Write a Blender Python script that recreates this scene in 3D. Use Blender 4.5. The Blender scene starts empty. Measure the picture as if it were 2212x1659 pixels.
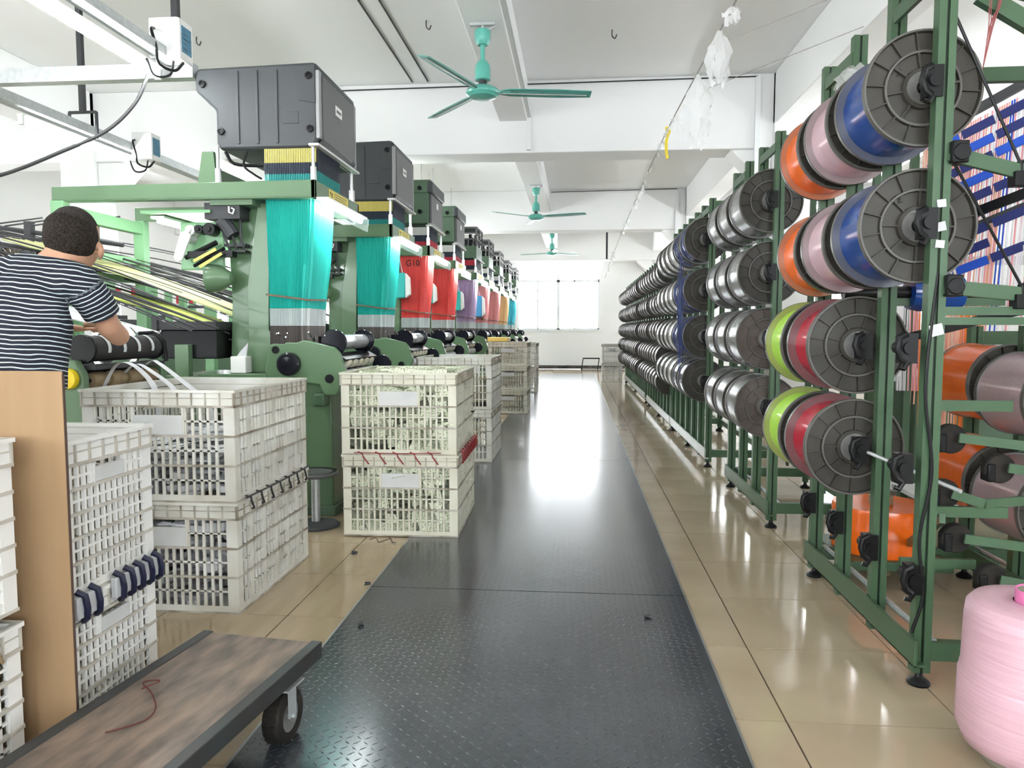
import bpy, bmesh, math, random
from mathutils import Vector, Matrix
random.seed(7)
S = bpy.context.scene
C = bpy.data.collections.new('scene'); S.collection.children.link(C)
PI = math.pi
# ------------------------------------------------------------------ camera
cd = bpy.data.cameras.new('camera'); cam = bpy.data.objects.new('camera', cd); C.objects.link(cam)
cd.sensor_fit = 'HORIZONTAL'; cd.sensor_width = 36.0; cd.lens = 36.0 * 1600 / 2212
cd.clip_start = 0.05; cd.clip_end = 200
cam.location = (0, 0, 1.3)
cam.rotation_euler = (math.radians(90 - 4.1645), 0, math.radians(4.9875))
S.camera = cam
# ------------------------------------------------------------------ sky and exposure
W = bpy.data.worlds.new('sky'); S.world = W; W.use_nodes = True
bg = W.node_tree.nodes['Background']
bg.inputs[0].default_value = (0.93, 0.97, 1.0, 1); bg.inputs[1].default_value = 9.0
vs = S.view_settings
vs.view_transform = 'Standard'; vs.look = 'None'; vs.gamma = 1.0; vs.exposure = 0.58
vs.use_curve_mapping = False
S.cycles.max_bounces = 4; S.cycles.diffuse_bounces = 3; S.cycles.glossy_bounces = 2; S.cycles.use_adaptive_sampling = True; S.cycles.adaptive_threshold = 0.16; S.cycles.adaptive_min_samples = 16; S.cycles.light_sampling_threshold = 0.05
S.cycles.transparent_max_bounces = 8; S.cycles.sample_clamp_indirect = 6.0
TUBE = 85.0            # brightness of the fluorescent tubes

# ------------------------------------------------------------------ materials
M = {}
def mat(name, col, rough=0.5, metal=0.0, noise=None, bump=None, spec=0.3, emit=None, alpha=None, stretch=None, trans=None, coat=0.0):
    """noise=(colour2, scale, amount[, detail]); bump=(scale, strength)"""
    m = bpy.data.materials.new(name); m.use_nodes = True
    nt = m.node_tree; b = nt.nodes['Principled BSDF']
    b.inputs['Base Color'].default_value = (*col, 1); b.inputs['Roughness'].default_value = rough
    b.inputs['Metallic'].default_value = metal; b.inputs['Specular IOR Level'].default_value = spec
    if coat: b.inputs['Coat Weight'].default_value = coat; b.inputs['Coat Roughness'].default_value = 0.08
    tc = None
    if noise or bump:
        tc = nt.nodes.new('ShaderNodeTexCoord'); mp = nt.nodes.new('ShaderNodeMapping')
        nt.links.new(tc.outputs['Object'], mp.inputs['Vector'])
        if stretch: mp.inputs['Scale'].default_value = stretch
    if noise:
        n = nt.nodes.new('ShaderNodeTexNoise'); n.inputs['Scale'].default_value = noise[1]
        n.inputs['Detail'].default_value = noise[3] if len(noise) > 3 else 2.5
        nt.links.new(mp.outputs[0], n.inputs['Vector'])
        r = nt.nodes.new('ShaderNodeValToRGB')
        r.color_ramp.elements[0].position = 0.5 - 0.5 * 0.35; r.color_ramp.elements[1].position = 0.5 + 0.5 * 0.5
        r.color_ramp.elements[0].color = (0, 0, 0, 1); r.color_ramp.elements[1].color = (noise[2],) * 3 + (1,)
        nt.links.new(n.outputs['Fac'], r.inputs['Fac'])
        mx = nt.nodes.new('ShaderNodeMix'); mx.data_type = 'RGBA'
        mx.inputs['A'].default_value = (*col, 1); mx.inputs['B'].default_value = (*noise[0], 1)
        nt.links.new(r.outputs['Color'], mx.inputs['Factor'])
        nt.links.new(mx.outputs['Result'], b.inputs['Base Color'])
    if bump:
        n = nt.nodes.new('ShaderNodeTexNoise'); n.inputs['Scale'].default_value = bump[0]; n.inputs['Detail'].default_value = 1
        nt.links.new(mp.outputs[0], n.inputs['Vector'])
        bp = nt.nodes.new('ShaderNodeBump'); bp.inputs['Strength'].default_value = bump[1]; bp.inputs['Distance'].default_value = 0.01
        nt.links.new(n.outputs['Fac'], bp.inputs['Height']); nt.links.new(bp.outputs['Normal'], b.inputs['Normal'])
    if emit:
        b.inputs['Emission Color'].default_value = (*emit[0], 1); b.inputs['Emission Strength'].default_value = emit[1]
    if alpha is not None: b.inputs['Alpha'].default_value = alpha
    if trans: b.inputs['Transmission Weight'].default_value = trans
    M[name] = m
    return m

mat('wall_paint', (0.90, 0.905, 0.90), 0.6, noise=((0.84, 0.84, 0.82), 0.7, 0.5))
mat('ceiling_paint', (0.93, 0.935, 0.93), 0.7, noise=((0.89, 0.895, 0.89), 0.5, 0.5))
mat('tile', (0.44, 0.36, 0.25), 0.10, noise=((0.33, 0.26, 0.17), 2.2, 0.75), stretch=(1, 1, 1), spec=0.55)
mat('tile_streaky', (0.48, 0.38, 0.25), 0.12, noise=((0.33, 0.25, 0.15), 3.0, 0.85), stretch=(2.4, 0.35, 1), spec=0.5)
mat('grout', (0.16, 0.12, 0.08), 0.8)
mat('steel_plate', (0.075, 0.083, 0.095), 0.25, 0.5, noise=((0.035, 0.04, 0.047), 2.5, 0.8), bump=(45, 0.02), spec=0.6, coat=0.45)
M['steel_plate'].node_tree.nodes['Principled BSDF'].inputs['Coat Roughness'].default_value = 0.14
mat('steel_tread', (0.11, 0.12, 0.13), 0.22, 0.6, coat=0.3)
mat('plate_edge', (0.35, 0.36, 0.36), 0.35, 0.7)
mat('baseboard_black', (0.03, 0.032, 0.033), 0.3, noise=((0.3, 0.27, 0.22), 6, 0.4))
mat('loom_green', (0.118, 0.20, 0.11), 0.3, noise=((0.10, 0.19, 0.10), 4, 0.5), coat=0.2)
mat('loom_green_pale', (0.20, 0.40, 0.21), 0.35, noise=((0.17, 0.35, 0.18), 3, 0.5), coat=0.1)
mat('loom_green_dull', (0.095, 0.155, 0.10), 0.38, noise=((0.08, 0.13, 0.085), 5, 0.5))
mat('rack_green', (0.062, 0.115, 0.064), 0.34, noise=((0.04, 0.088, 0.043), 5, 0.6))
mat('rack_green_dark', (0.01, 0.022, 0.012), 0.5)
mat('rail_silver', (0.55, 0.57, 0.55), 0.35, 0.3, noise=((0.4, 0.46, 0.4), 6, 0.6))
mat('head_grey', (0.060, 0.066, 0.070), 0.42, noise=((0.048, 0.053, 0.056), 180, 0.8), bump=(420, 0.12))
mat('head_grey_light', (0.115, 0.115, 0.118), 0.38, noise=((0.12, 0.12, 0.125), 120, 0.6))
mat('head_grey_pale', (0.33, 0.335, 0.335), 0.42)
mat('black_plastic', (0.008, 0.0085, 0.009), 0.35, spec=0.2)
mat('black_rubber', (0.014, 0.0135, 0.013), 0.75, noise=((0.06, 0.05, 0.04), 14, 0.45), spec=0.15)
mat('black_gloss', (0.01, 0.011, 0.016), 0.15)
mat('chrome', (0.75, 0.76, 0.77), 0.2, 0.9)
mat('galvanised', (0.56, 0.58, 0.58), 0.45, 0.55, noise=((0.42, 0.45, 0.46), 28, 0.8))
mat('white_metal', (0.8, 0.81, 0.8), 0.35)
mat('crate_white', (0.76, 0.76, 0.71), 0.4, noise=((0.48, 0.44, 0.35), 6, 0.7))
mat('crate_rib', (0.56, 0.53, 0.46), 0.55, noise=((0.20, 0.165, 0.11), 9, 1.0))
mat('crate_cream', (0.72, 0.71, 0.60), 0.4, noise=((0.52, 0.50, 0.37), 6, 0.65))
mat('crate_clean', (0.84, 0.84, 0.81), 0.35, noise=((0.70, 0.68, 0.60), 4, 0.45))
mat('crate_panel', (0.66, 0.67, 0.66), 0.5, noise=((0.52, 0.52, 0.50), 7, 0.6))
mat('crate_yellow', (0.82, 0.60, 0.16), 0.4)
mat('tape_white', (0.70, 0.71, 0.72), 0.5, noise=((0.42, 0.43, 0.44), 14, 0.6))
mat('tape_cream', (0.60, 0.55, 0.42), 0.55, noise=((0.36, 0.30, 0.19), 12, 0.7)); mat('crate_rib_clean', (0.62, 0.60, 0.54), 0.5, noise=((0.34, 0.30, 0.23), 9, 0.7))
mat('cardboard', (0.34, 0.22, 0.12), 0.75, noise=((0.28, 0.175, 0.09), 3, 0.6), stretch=(6, 6, 0.6))
mat('cardboard_edge', (0.10, 0.065, 0.05), 0.8)
mat('deck_wood', (0.27, 0.20, 0.15), 0.4, noise=((0.06, 0.052, 0.048), 9, 1.0, 12), stretch=(2.2, 0.6, 1))
mat('dolly_iron', (0.055, 0.06, 0.06), 0.4, 0.3, noise=((0.05, 0.04, 0.038), 8, 0.7))
mat('fan_teal', (0.115, 0.44, 0.36), 0.32, coat=0.3)
mat('fan_teal_dark', (0.10, 0.335, 0.285), 0.35)
mat('trim_silver', (0.7, 0.75, 0.73), 0.25, 0.5)
mat('tube_light', (1, 1, 1), 0.3, emit=((0.95, 0.99, 1.0), TUBE))
mat('acrylic', (0.75, 0.92, 0.86), 0.1, alpha=0.28)
mat('screen_blue', (0.04, 0.13, 0.20), 0.2, emit=((0.04, 0.16, 0.24), 0.25))
mat('screen_text', (0.01, 0.05, 0.09), 0.4)
mat('sticker_yellow', (0.78, 0.66, 0.12), 0.45)
mat('sticker_ink', (0.10, 0.05, 0.02), 0.5)
mat('sticker_white', (0.88, 0.88, 0.86), 0.4)
mat('harness_teal', (0.03, 0.50, 0.43), 0.55, noise=((0.02, 0.38, 0.33), 10, 0.6), stretch=(1, 1, 0.15))
mat('harness_red', (0.80, 0.115, 0.105), 0.55, noise=((0.7, 0.09, 0.085), 10, 0.6), stretch=(1, 1, 0.15))
mat('harness_lilac', (0.62, 0.42, 0.66), 0.55, noise=((0.34, 0.34, 0.45), 10, 0.8), stretch=(1, 1, 0.15))
mat('harness_pink', (0.80, 0.36, 0.36), 0.55)
mat('harness_tan', (0.82, 0.56, 0.30), 0.55)
mat('harness_cyan', (0.10, 0.55, 0.66), 0.55)
mat('harness_pale', (0.62, 0.68, 0.68), 0.5, noise=((0.40, 0.42, 0.42), 30, 0.7), stretch=(6, 6, 0.1))
mat('harness_dark', (0.115, 0.10, 0.095), 0.5, noise=((0.22, 0.2, 0.19), 30, 0.7), stretch=(8, 8, 0.1))
mat('cord_yellow', (0.74, 0.62, 0.16), 0.55)
mat('cord_dark', (0.02, 0.03, 0.05), 0.5)
mat('cord_teal', (0.02, 0.30, 0.28), 0.5)
mat('cord_white', (0.7, 0.7, 0.66), 0.5)
mat('cord_red', (0.6, 0.03, 0.06), 0.5)
mat('warp_lime', (0.50, 0.60, 0.10), 0.5, noise=((0.66, 0.70, 0.30), 9, 0.9), stretch=(0.4, 6, 6))
mat('warp_cream', (0.66, 0.66, 0.36), 0.5, noise=((0.50, 0.50, 0.22), 9, 0.7), stretch=(0.4, 6, 6))
mat('skin', (0.56, 0.32, 0.21), 0.5, noise=((0.48, 0.25, 0.16), 9, 0.5))
mat('denim', (0.022, 0.026, 0.035), 0.8)
mat('flange', (0.058, 0.054, 0.045), 0.42, noise=((0.034, 0.032, 0.027), 7, 0.7), spec=0.25)
mat('flange_brown', (0.115, 0.095, 0.082), 0.45, noise=((0.07, 0.057, 0.05), 7, 0.7), spec=0.25)
mat('flange_inner', (0.19, 0.185, 0.185), 0.2, spec=0.5)
mat('hub_metal', (0.26, 0.26, 0.25), 0.4, 0.3, noise=((0.10, 0.10, 0.095), 14, 0.8)); mat('flange_rim', (0.105, 0.10, 0.09), 0.38)
for n_, c_ in dict(blue=(0.11, 0.12, 0.16), pink=(0.30, 0.235, 0.245), orange=(0.42, 0.17, 0.095), lime=(0.30, 0.33, 0.11), red=(0.185, 0.085, 0.09)).items(): mat('reflected_yarn_'+n_, c_, 0.18, spec=0.5)  # inner flange faces with the yarn's reflected colour painted in
def yarn(name, col, rough=0.2, col2=None):
    mat(name, col, rough, 0.0, noise=(col2 or tuple(c * 0.8 for c in col), 60, 0.5), stretch=(0.05, 3, 0.05), spec=0.7)
    M[name].node_tree.nodes['Principled BSDF'].inputs['Anisotropic'].default_value = 0.5
yarn('yarn_blue', (0.001, 0.05, 0.27)); yarn('yarn_pink', (0.66, 0.45, 0.50)); yarn('yarn_orange', (0.95, 0.16, 0.01))
yarn('yarn_lime', (0.47, 0.82, 0.09)); yarn('yarn_red', (0.50, 0.004, 0.028)); yarn('yarn_grey', (0.20, 0.197, 0.195), 0.2)
yarn('yarn_silver', (0.52, 0.52, 0.505), 0.22); yarn('yarn_white', (0.66, 0.63, 0.59), 0.28); yarn('yarn_navy', (0.018, 0.022, 0.075), 0.22)
yarn('yarn_mauve', (0.42, 0.31, 0.33), 0.22); yarn('yarn_black', (0.03, 0.03, 0.032), 0.25)
mat('strand_navy', (0.06, 0.08, 0.22), 0.3); mat('strand_pale', (0.62, 0.62, 0.6), 0.4)
mat('pink_cone', (0.66, 0.42, 0.48), 0.35, noise=((0.50, 0.29, 0.35), 70, 0.75), stretch=(0.08, 0.08, 2.5), spec=0.6)
mat('pink_tube', (0.72, 0.20, 0.42), 0.4); mat('tube_inside', (0.22, 0.20, 0.15), 0.7)
mat('film', (0.92, 0.93, 0.93), 0.18, alpha=0.36)
mat('tie_yellow', (0.85, 0.66, 0.05), 0.5); mat('rope', (0.30, 0.29, 0.27), 0.7); mat('red_thread', (0.30, 0.035, 0.04), 0.6); mat('thread_dusty', (0.30, 0.10, 0.10), 0.8); mat('thread_brown', (0.10, 0.03, 0.025), 0.8)
mat('cable_grey', (0.035, 0.036, 0.038), 0.5); mat('dark_iron', (0.05, 0.052, 0.056), 0.5)
mat('pane', (0.9, 0.95, 1.0), 0.05, alpha=0.06)
mat('frame_white', (0.86, 0.88, 0.88), 0.4)
for n, c in dict(sheet_blue=(0.02, 0.10, 0.62), sheet_navy=(0.02, 0.03, 0.16), sheet_pink=(0.86, 0.34, 0.36), sheet_white=(0.84, 0.84, 0.86),
                 sheet_violet=(0.36, 0.16, 0.55), sheet_orange=(0.95, 0.26, 0.04), sheet_peach=(0.90, 0.48, 0.34), sheet_maroon=(0.16, 0.012, 0.02),
                 sheet_grey=(0.62, 0.64, 0.60)).items(): mat(n, c, 0.5)
mat('red_cloth', (0.55, 0.02, 0.05), 0.6); mat('brown_reel', (0.14, 0.10, 0.06), 0.5); mat('ink', (0.012, 0.012, 0.012), 0.6)
mat('roller_black', (0.035, 0.033, 0.033), 0.7, bump=(300, 0.2)); mat('yellow_knob', (0.90, 0.66, 0.02), 0.35)
mat('cork', (0.33, 0.24, 0.14), 0.6, noise=((0.18, 0.13, 0.07), 20, 0.6)); mat('roll_pale', (0.66, 0.64, 0.52), 0.5, noise=((0.45, 0.44, 0.30), 9, 0.6))
mat('silver_foil', (0.62, 0.63, 0.65), 0.28, 0.6, noise=((0.42, 0.43, 0.45), 8, 0.6))
mat('bag_teal', (0.05, 0.50, 0.46), 0.5); mat('bag_blue', (0.08, 0.34, 0.62), 0.5); mat('clasp_navy', (0.012, 0.014, 0.04), 0.4)
mat('clear_tape', (0.5, 0.51, 0.52), 0.15)
M['tube_light'].cycles.emission_sampling = 'FRONT'; M['screen_blue'].cycles.emission_sampling = 'NONE'
def special_materials():
    # lace webbing: pale green with small dark eyelets
    m = mat('tape_lace', (0.72, 0.76, 0.58), 0.65); nt = m.node_tree; b = nt.nodes['Principled BSDF']
    tc = nt.nodes.new('ShaderNodeTexCoord'); v = nt.nodes.new('ShaderNodeTexVoronoi'); v.inputs['Scale'].default_value = 95
    r = nt.nodes.new('ShaderNodeValToRGB'); e = r.color_ramp.elements
    e[0].position = 0.20; e[0].color = (0.10, 0.12, 0.06, 1); e[1].position = 0.42; e[1].color = (0.72, 0.76, 0.58, 1)
    nt.links.new(tc.outputs['Object'], v.inputs['Vector']); nt.links.new(v.outputs['Distance'], r.inputs['Fac'])
    nt.links.new(r.outputs['Color'], b.inputs['Base Color'])
    # striped shirt: thin pale stripes round the body, drawn along the torso axis
    m = mat('shirt', (0.02, 0.022, 0.032), 0.85); nt = m.node_tree; b = nt.nodes['Principled BSDF']
    at = nt.nodes.new('ShaderNodeAttribute'); at.attribute_name = 'stripe'
    tc = nt.nodes.new('ShaderNodeTexCoord'); n = nt.nodes.new('ShaderNodeTexNoise'); n.inputs['Scale'].default_value = 7
    nt.links.new(tc.outputs['Object'], n.inputs['Vector'])
    a1 = nt.nodes.new('ShaderNodeMath'); a1.operation = 'MULTIPLY_ADD'; a1.inputs[1].default_value = 0.034
    nt.links.new(n.outputs['Fac'], a1.inputs[0]); nt.links.new(at.outputs['Fac'], a1.inputs[2])
    a2 = nt.nodes.new('ShaderNodeMath'); a2.operation = 'MULTIPLY'; a2.inputs[1].default_value = 1 / 0.0178
    nt.links.new(a1.outputs[0], a2.inputs[0])
    a3 = nt.nodes.new('ShaderNodeMath'); a3.operation = 'FRACT'; nt.links.new(a2.outputs[0], a3.inputs[0])
    r = nt.nodes.new('ShaderNodeValToRGB'); r.color_ramp.interpolation = 'EASE'; e = r.color_ramp.elements
    e[0].position = 0.72; e[0].color = (0.018, 0.02, 0.032, 1); e[1].position = 0.83; e[1].color = (0.62, 0.72, 0.74, 1)
    nt.links.new(a3.outputs[0], r.inputs['Fac']); nt.links.new(r.outputs['Color'], b.inputs['Base Color'])
    n2 = nt.nodes.new('ShaderNodeTexNoise'); n2.inputs['Scale'].default_value = 5.5; n2.inputs['Detail'].default_value = 2
    mp = nt.nodes.new('ShaderNodeMapping'); mp.inputs['Scale'].default_value = (1.8, 1, .8); mp.inputs['Rotation'].default_value = (0, .6, 0)
    nt.links.new(tc.outputs['Object'], mp.inputs['Vector']); nt.links.new(mp.outputs[0], n2.inputs['Vector'])
    bp = nt.nodes.new('ShaderNodeBump'); bp.inputs['Strength'].default_value = .7; bp.inputs['Distance'].default_value = .05
    nt.links.new(n2.outputs['Fac'], bp.inputs['Height']); nt.links.new(bp.outputs['Normal'], b.inputs['Normal'])
    # cropped hair: dark with scalp showing on the crown
    mat('hair', (0.012, 0.011, 0.010), 0.8, noise=((0.075, 0.056, 0.045), 120, 0.75), bump=(500, 0.6), spec=0.15)
special_materials()

# ------------------------------------------------------------------ mesh builder
class MB:
    def __init__(s): s.v = []; s.f = []; s.m = []; s.cur = 0
    def mat(s, i): s.cur = i; return s
    def add(s, vs, fs):
        o = len(s.v); s.v += [tuple(v) for v in vs]
        for f in fs: s.f.append(tuple(o + i for i in f)); s.m.append(s.cur)
        return s
    def box(s, x0, x1, y0, y1, z0, z1):
        return s.add([(x0,y0,z0),(x1,y0,z0),(x1,y1,z0),(x0,y1,z0),(x0,y0,z1),(x1,y0,z1),(x1,y1,z1),(x0,y1,z1)],
                     [(0,3,2,1),(4,5,6,7),(0,1,5,4),(1,2,6,5),(2,3,7,6),(3,0,4,7)])
    def obox(s, c, size, rot):                      # rotated box; rot = Matrix 3x3 or euler
        if not isinstance(rot, Matrix): 
            from mathutils import Euler
            rot = Euler(rot).to_matrix()
        c = Vector(c); h = [k / 2 for k in size]; p = []
        for z in (-1, 1):
            for (x, y) in ((-1,-1),(1,-1),(1,1),(-1,1)): p.append(c + rot @ Vector((x*h[0], y*h[1], z*h[2])))
        return s.add(p, [(0,3,2,1),(4,5,6,7),(0,1,5,4),(1,2,6,5),(2,3,7,6),(3,0,4,7)])
    def bar(s, a, b, w, h, up=(0,0,1)):             # rectangular bar between two points
        a = Vector(a); b = Vector(b); d = (b - a); L = d.length; d.normalize(); up = Vector(up)
        if abs(d.dot(up)) > 0.95: up = Vector((0, 1, 0))
        x = d.cross(up).normalized(); z = x.cross(d)
        return s.obox((a + b) / 2, (w, L, h), Matrix((x, d, z)).transposed())
    def tube(s, pts, r, n=8, caps=True):
        pts = [Vector(p) for p in pts]; rs = r if isinstance(r, (list, tuple)) else [r] * len(pts)
        vs = []; fs = []; prev = None
        for i, p in enumerate(pts):
            t = (pts[min(i+1, len(pts)-1)] - pts[max(i-1, 0)])
            if t.length < 1e-9: t = Vector((0,0,1))
            t.normalize()
            if prev is None:
                u = Vector((0,0,1)) if abs(t.z) < 0.9 else Vector((1,0,0)); x = t.cross(u).normalized()
            else:
                x = (prev - t * prev.dot(t)); x = x.normalized() if x.length > 1e-6 else t.orthogonal().normalized()
            prev = x; y = t.cross(x)
            for k in range(n):
                a = 2*PI*k/n; vs.append(p + (x*math.cos(a) + y*math.sin(a)) * rs[i])
        for i in range(len(pts)-1):
            for k in range(n):
                a = i*n+k; b = i*n+(k+1)%n; fs.append((a, b, b+n, a+n))
        if caps:
            fs.append(tuple(range(n-1, -1, -1))); fs.append(tuple(range((len(pts)-1)*n, len(pts)*n)))
        return s.add(vs, fs)
    def cyl(s, a, b, r, n=16, r2=None): return s.tube([a, b], [r, r2 if r2 is not None else r], n)
    def lathe(s, prof, o=(0,0,0), axis='z', n=32, closed=False):
        o = Vector(o); vs = []; fs = []; k = len(prof)
        for i in range(n):
            a = 2*PI*i/n; c, q = math.cos(a), math.sin(a)
            for (r, h) in prof:
                vs.append(o + (Vector((r*c, r*q, h)) if axis == 'z' else Vector((r*c, h, r*q)) if axis == 'y' else Vector((h, r*c, r*q))))
        flip = axis == 'y'
        for i in range(n):
            j = (i+1) % n
            for t in range(k if closed else k-1):
                u = (t+1) % k; f = (i*k+t, j*k+t, j*k+u, i*k+u)
                if len(set(tuple(vs[q]) for q in f)) < 3: continue
                fs.append(f[::-1] if flip else f)
        return s.add(vs, fs)
    def prism(s, poly, axis, a, b):                 # poly in the other two axes (xz for 'y', xy for 'z', yz for 'x')
        n = len(poly)
        mk = {'y': lambda p, h: (p[0], h, p[1]), 'z': lambda p, h: (p[0], p[1], h), 'x': lambda p, h: (h, p[0], p[1])}[axis]
        vs = [mk(p, a) for p in poly] + [mk(p, b) for p in poly]
        fs = [tuple(range(n)), tuple(range(2*n-1, n-1, -1))] + [(i, i+n, (i+1)%n+n, (i+1)%n) for i in range(n)]
        return s.add(vs, fs)
    def ribbon(s, pts, w, ups):                     # flat strip along pts, ups = width directions
        vs = []
        for p, u in zip(pts, ups): p = Vector(p); u = Vector(u).normalized() * w / 2; vs += [p - u, p + u]
        return s.add(vs, [(2*i, 2*i+1, 2*i+3, 2*i+2) for i in range(len(pts)-1)])
    def mesh(s, name, mats, smooth=30, fix=True):
        me = bpy.data.meshes.new(name); me.from_pydata(s.v, [], s.f)
        if isinstance(mats, str): mats = [mats]
        for k in mats: me.materials.append(M[k])
        if len(mats) > 1: me.polygons.foreach_set('material_index', s.m)
        if fix:
            bm = bmesh.new(); bm.from_mesh(me); bmesh.ops.recalc_face_normals(bm, faces=bm.faces); bm.to_mesh(me); bm.free()
        if smooth:
            me.polygons.foreach_set('use_smooth', [True] * len(me.polygons)); me.set_sharp_from_angle(angle=math.radians(smooth))
        me.update(); return me
    def build(s, name, mats, parent=None, smooth=30, loc=None, bevel=0, fix=True):
        return put(name, s.mesh(name, mats, smooth, fix), parent, loc, bevel)
def put(name, me, parent=None, loc=None, bevel=0, rot=None):
    o = bpy.data.objects.new(name, me); C.objects.link(o)
    if parent: o.parent = parent
    if loc: o.location = loc
    if rot: o.rotation_euler = rot
    if bevel:
        b = o.modifiers.new('bevel', 'BEVEL'); b.width = bevel; b.segments = 2; b.limit_method = 'ANGLE'; b.angle_limit = math.radians(40)
    return o
def tag(o, label, cat, group=None, kind=None):
    o['label'] = label; o['category'] = cat
    if group: o['group'] = group
    if kind: o['kind'] = kind
    return o
def thing(name, label, cat, loc=(0,0,0), rz=0, group=None):
    o = bpy.data.objects.new(name, None); C.objects.link(o); o.empty_display_size = 0.1
    o.location = loc; o.rotation_euler = (0, 0, rz)
    return tag(o, label, cat, group)
def struct(o): o['kind'] = 'structure'; return o
def copy_tree(o, parent=None):
    c = o.copy(); C.objects.link(c); c.parent = parent
    for ch in list(o.children): copy_tree(ch, c)
    return c
def catmull(P, n=8):
    P = [Vector(p) for p in P]; Q = [P[0]*2 - P[1]] + P + [P[-1]*2 - P[-2]]; out = []
    for i in range(1, len(Q)-2):
        for k in range(n):
            t = k/n; a, b, c, d = Q[i-1:i+3]
            out.append(0.5*((2*b) + (c-a)*t + (2*a-5*b+4*c-d)*t*t + (3*b-a-3*c+d)*t**3))
    return out + [P[-1]]
ORD = ['first', 'second', 'third', 'fourth', 'fifth', 'sixth', 'seventh', 'eighth', 'ninth', 'tenth', 'eleventh', 'twelfth', 'thirteenth', 'fourteenth',
       'fifteenth', 'sixteenth', 'seventeenth', 'eighteenth', 'nineteenth', 'twentieth', 'twenty-first', 'twenty-second', 'twenty-third', 'twenty-fourth', 'twenty-fifth', 'twenty-sixth']
def handwriting(txt, size, parent, loc, rot):
    cu = bpy.data.curves.new('handwriting', 'FONT'); cu.body = txt; cu.size = size; cu.extrude = .0006; cu.align_x = 'CENTER'
    o = bpy.data.objects.new('tmp', cu); C.objects.link(o)
    me = bpy.data.meshes.new_from_object(o.evaluated_get(bpy.context.evaluated_depsgraph_get())); bpy.data.objects.remove(o)
    me.materials.clear(); me.materials.append(M['ink'])
    return put('handwriting', me, parent, loc, rot=rot)

# ================================================================== THE ROOM
ZC = 4.45; YF = 24.9; XL = -9.5; XR = 6.5; YB = -4.0
fl = struct(MB().box(XL, XR, YB, YF, -0.12, -0.012).build('floor', 'grout', smooth=0))
def tiles():
    p = 0.575; k = 0; far = MB()
    me = MB().box(0.003, p-0.003, 0.003, p-0.003, -0.012, 0.0).mesh('tile', 'tile_streaky', 0)
    me2 = MB().box(0.003, p-0.003, 0.003, p-0.003, -0.012, 0.0).mesh('tile', 'tile', 0)
    cand = []
    for side, x0, y0, m in ((-1, -1.308-p*14, 1.47-p*6, me), (1, 0.704-p, 1.30-p*6, me2)):
        for i in range(15 if side < 0 else 11):
            for j in range(48):
                x = x0+i*p; y = y0+j*p
                if y + p > YF or x + p > XR or x < XL: continue
                if side < 0 and x > -0.98: continue
                cand.append((x, y, m))
    # tiles a person can pick apart in the photograph: near ones in the two open strips beside the steel plates
    vis = sorted([c for c in cand if (c[1] > 1.8 and (0.1 < c[0] < 2.2 or -2.1 < c[0] < -0.7))], key=lambda c: c[1])[:230]
    vs_ = set((c[0], c[1]) for c in vis)
    for x, y, m in vis: put('tile', m, fl, (x, y, 0))
    for x, y, m in cand:
        if (x, y) not in vs_: far.box(x+0.003, x+p-0.003, y+0.003, y+p-0.003, -0.012, 0)
    o = far.build('tile_field', 'tile', fl, smooth=0); o['kind'] = 'stuff'
tiles()
# steel chequer plates along the aisle, each with its raised treads
def plates():
    X0, X1 = -1.032, 0.532; ys = [0.2, 3.589, 7.35, 11.1, 14.8, 18.5, 22.2]
    root = thing('steel_walkway', 'dark chequered steel plates laid end to end along the aisle', 'walkway')
    for k in range(len(ys)-1):
        a, b = ys[k]+0.003, ys[k+1]-0.003
        pl = MB().box(X0, X1, a, b, 0.0, 0.006).build('steel_plate', 'steel_plate', root, smooth=0)
        MB().box(X1-0.004, X1+0.003, a, b, 0.0, 0.007).box(X0-0.003, X0+0.004, a, b, 0.0, 0.007).build('plate_edge', 'plate_edge', pl, smooth=0)
        if k < 2:
            t = MB(); p = 0.030; y = max(a, 1.7)+0.01; j = 0
            lim = b if k == 0 else 5.6
            while y < lim-0.01:
                x = X0+0.02; i = 0
                while x < X1-0.02:
                    d = 1 if (i+j) % 2 else -1; L, w = 0.0150, 0.0034; h = 0.0012*max(.06, min(1, 1-(y-2.6)/2.9))
                    c, s_ = math.cos(d*0.82), math.sin(d*0.82)
                    ux, uy = c*L, s_*L; vx, vy = -s_*w, c*w; z = 0.006
                    t.add([(x-ux, y-uy, z), (x+vx, y+vy, z), (x+ux, y+uy, z), (x-vx, y-vy, z), (x-ux*.55, y-uy*.55, z+h), (x+ux*.55, y+uy*.55, z+h)],
                          [(0, 3, 4), (0, 4, 1), (1, 4, 5), (1, 5, 2), (2, 5, 3), (3, 5, 4)])
                    x += p; i += 1
                y += p; j += 1
            o = t.build('tread', 'steel_tread', pl, smooth=60); o['kind'] = 'stuff'
plates()
def lint():
    R = random.Random(77)
    for (x, y, z, s_, lb) in ((-1.05, 3.60, .008, .020, 'dark lint wad at the left edge of the steel plate seam'), (-1.28, 4.12, .0, .018, 'small dark lint wad on the tiles between the crates and the walkway'), (-.94, 3.10, .006, .014, 'small dark bead lying on the near steel plate'), (.33, 3.30, .006, .016, 'curled dark scrap on the right of the near steel plate')):
        P = [(x+R.uniform(-s_, s_), y+R.uniform(-s_, s_), z+.004+R.uniform(0, s_*.6)) for _ in range(9)]
        tag(MB().tube(catmull(P, 4), .004, 5).build('lint_wad', 'dark_iron'), lb, 'lint')
    P = [(-1.27+.02*k+R.uniform(-.01, .01), 4.42+.05*math.sin(k*1.3), .003) for k in range(10)]
    tag(MB().tube(catmull(P, 5), .002, 5).build('loose_thread', 'thread_brown'), 'loose dark thread curled on the tiles by the cream crates', 'thread')
lint()
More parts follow.
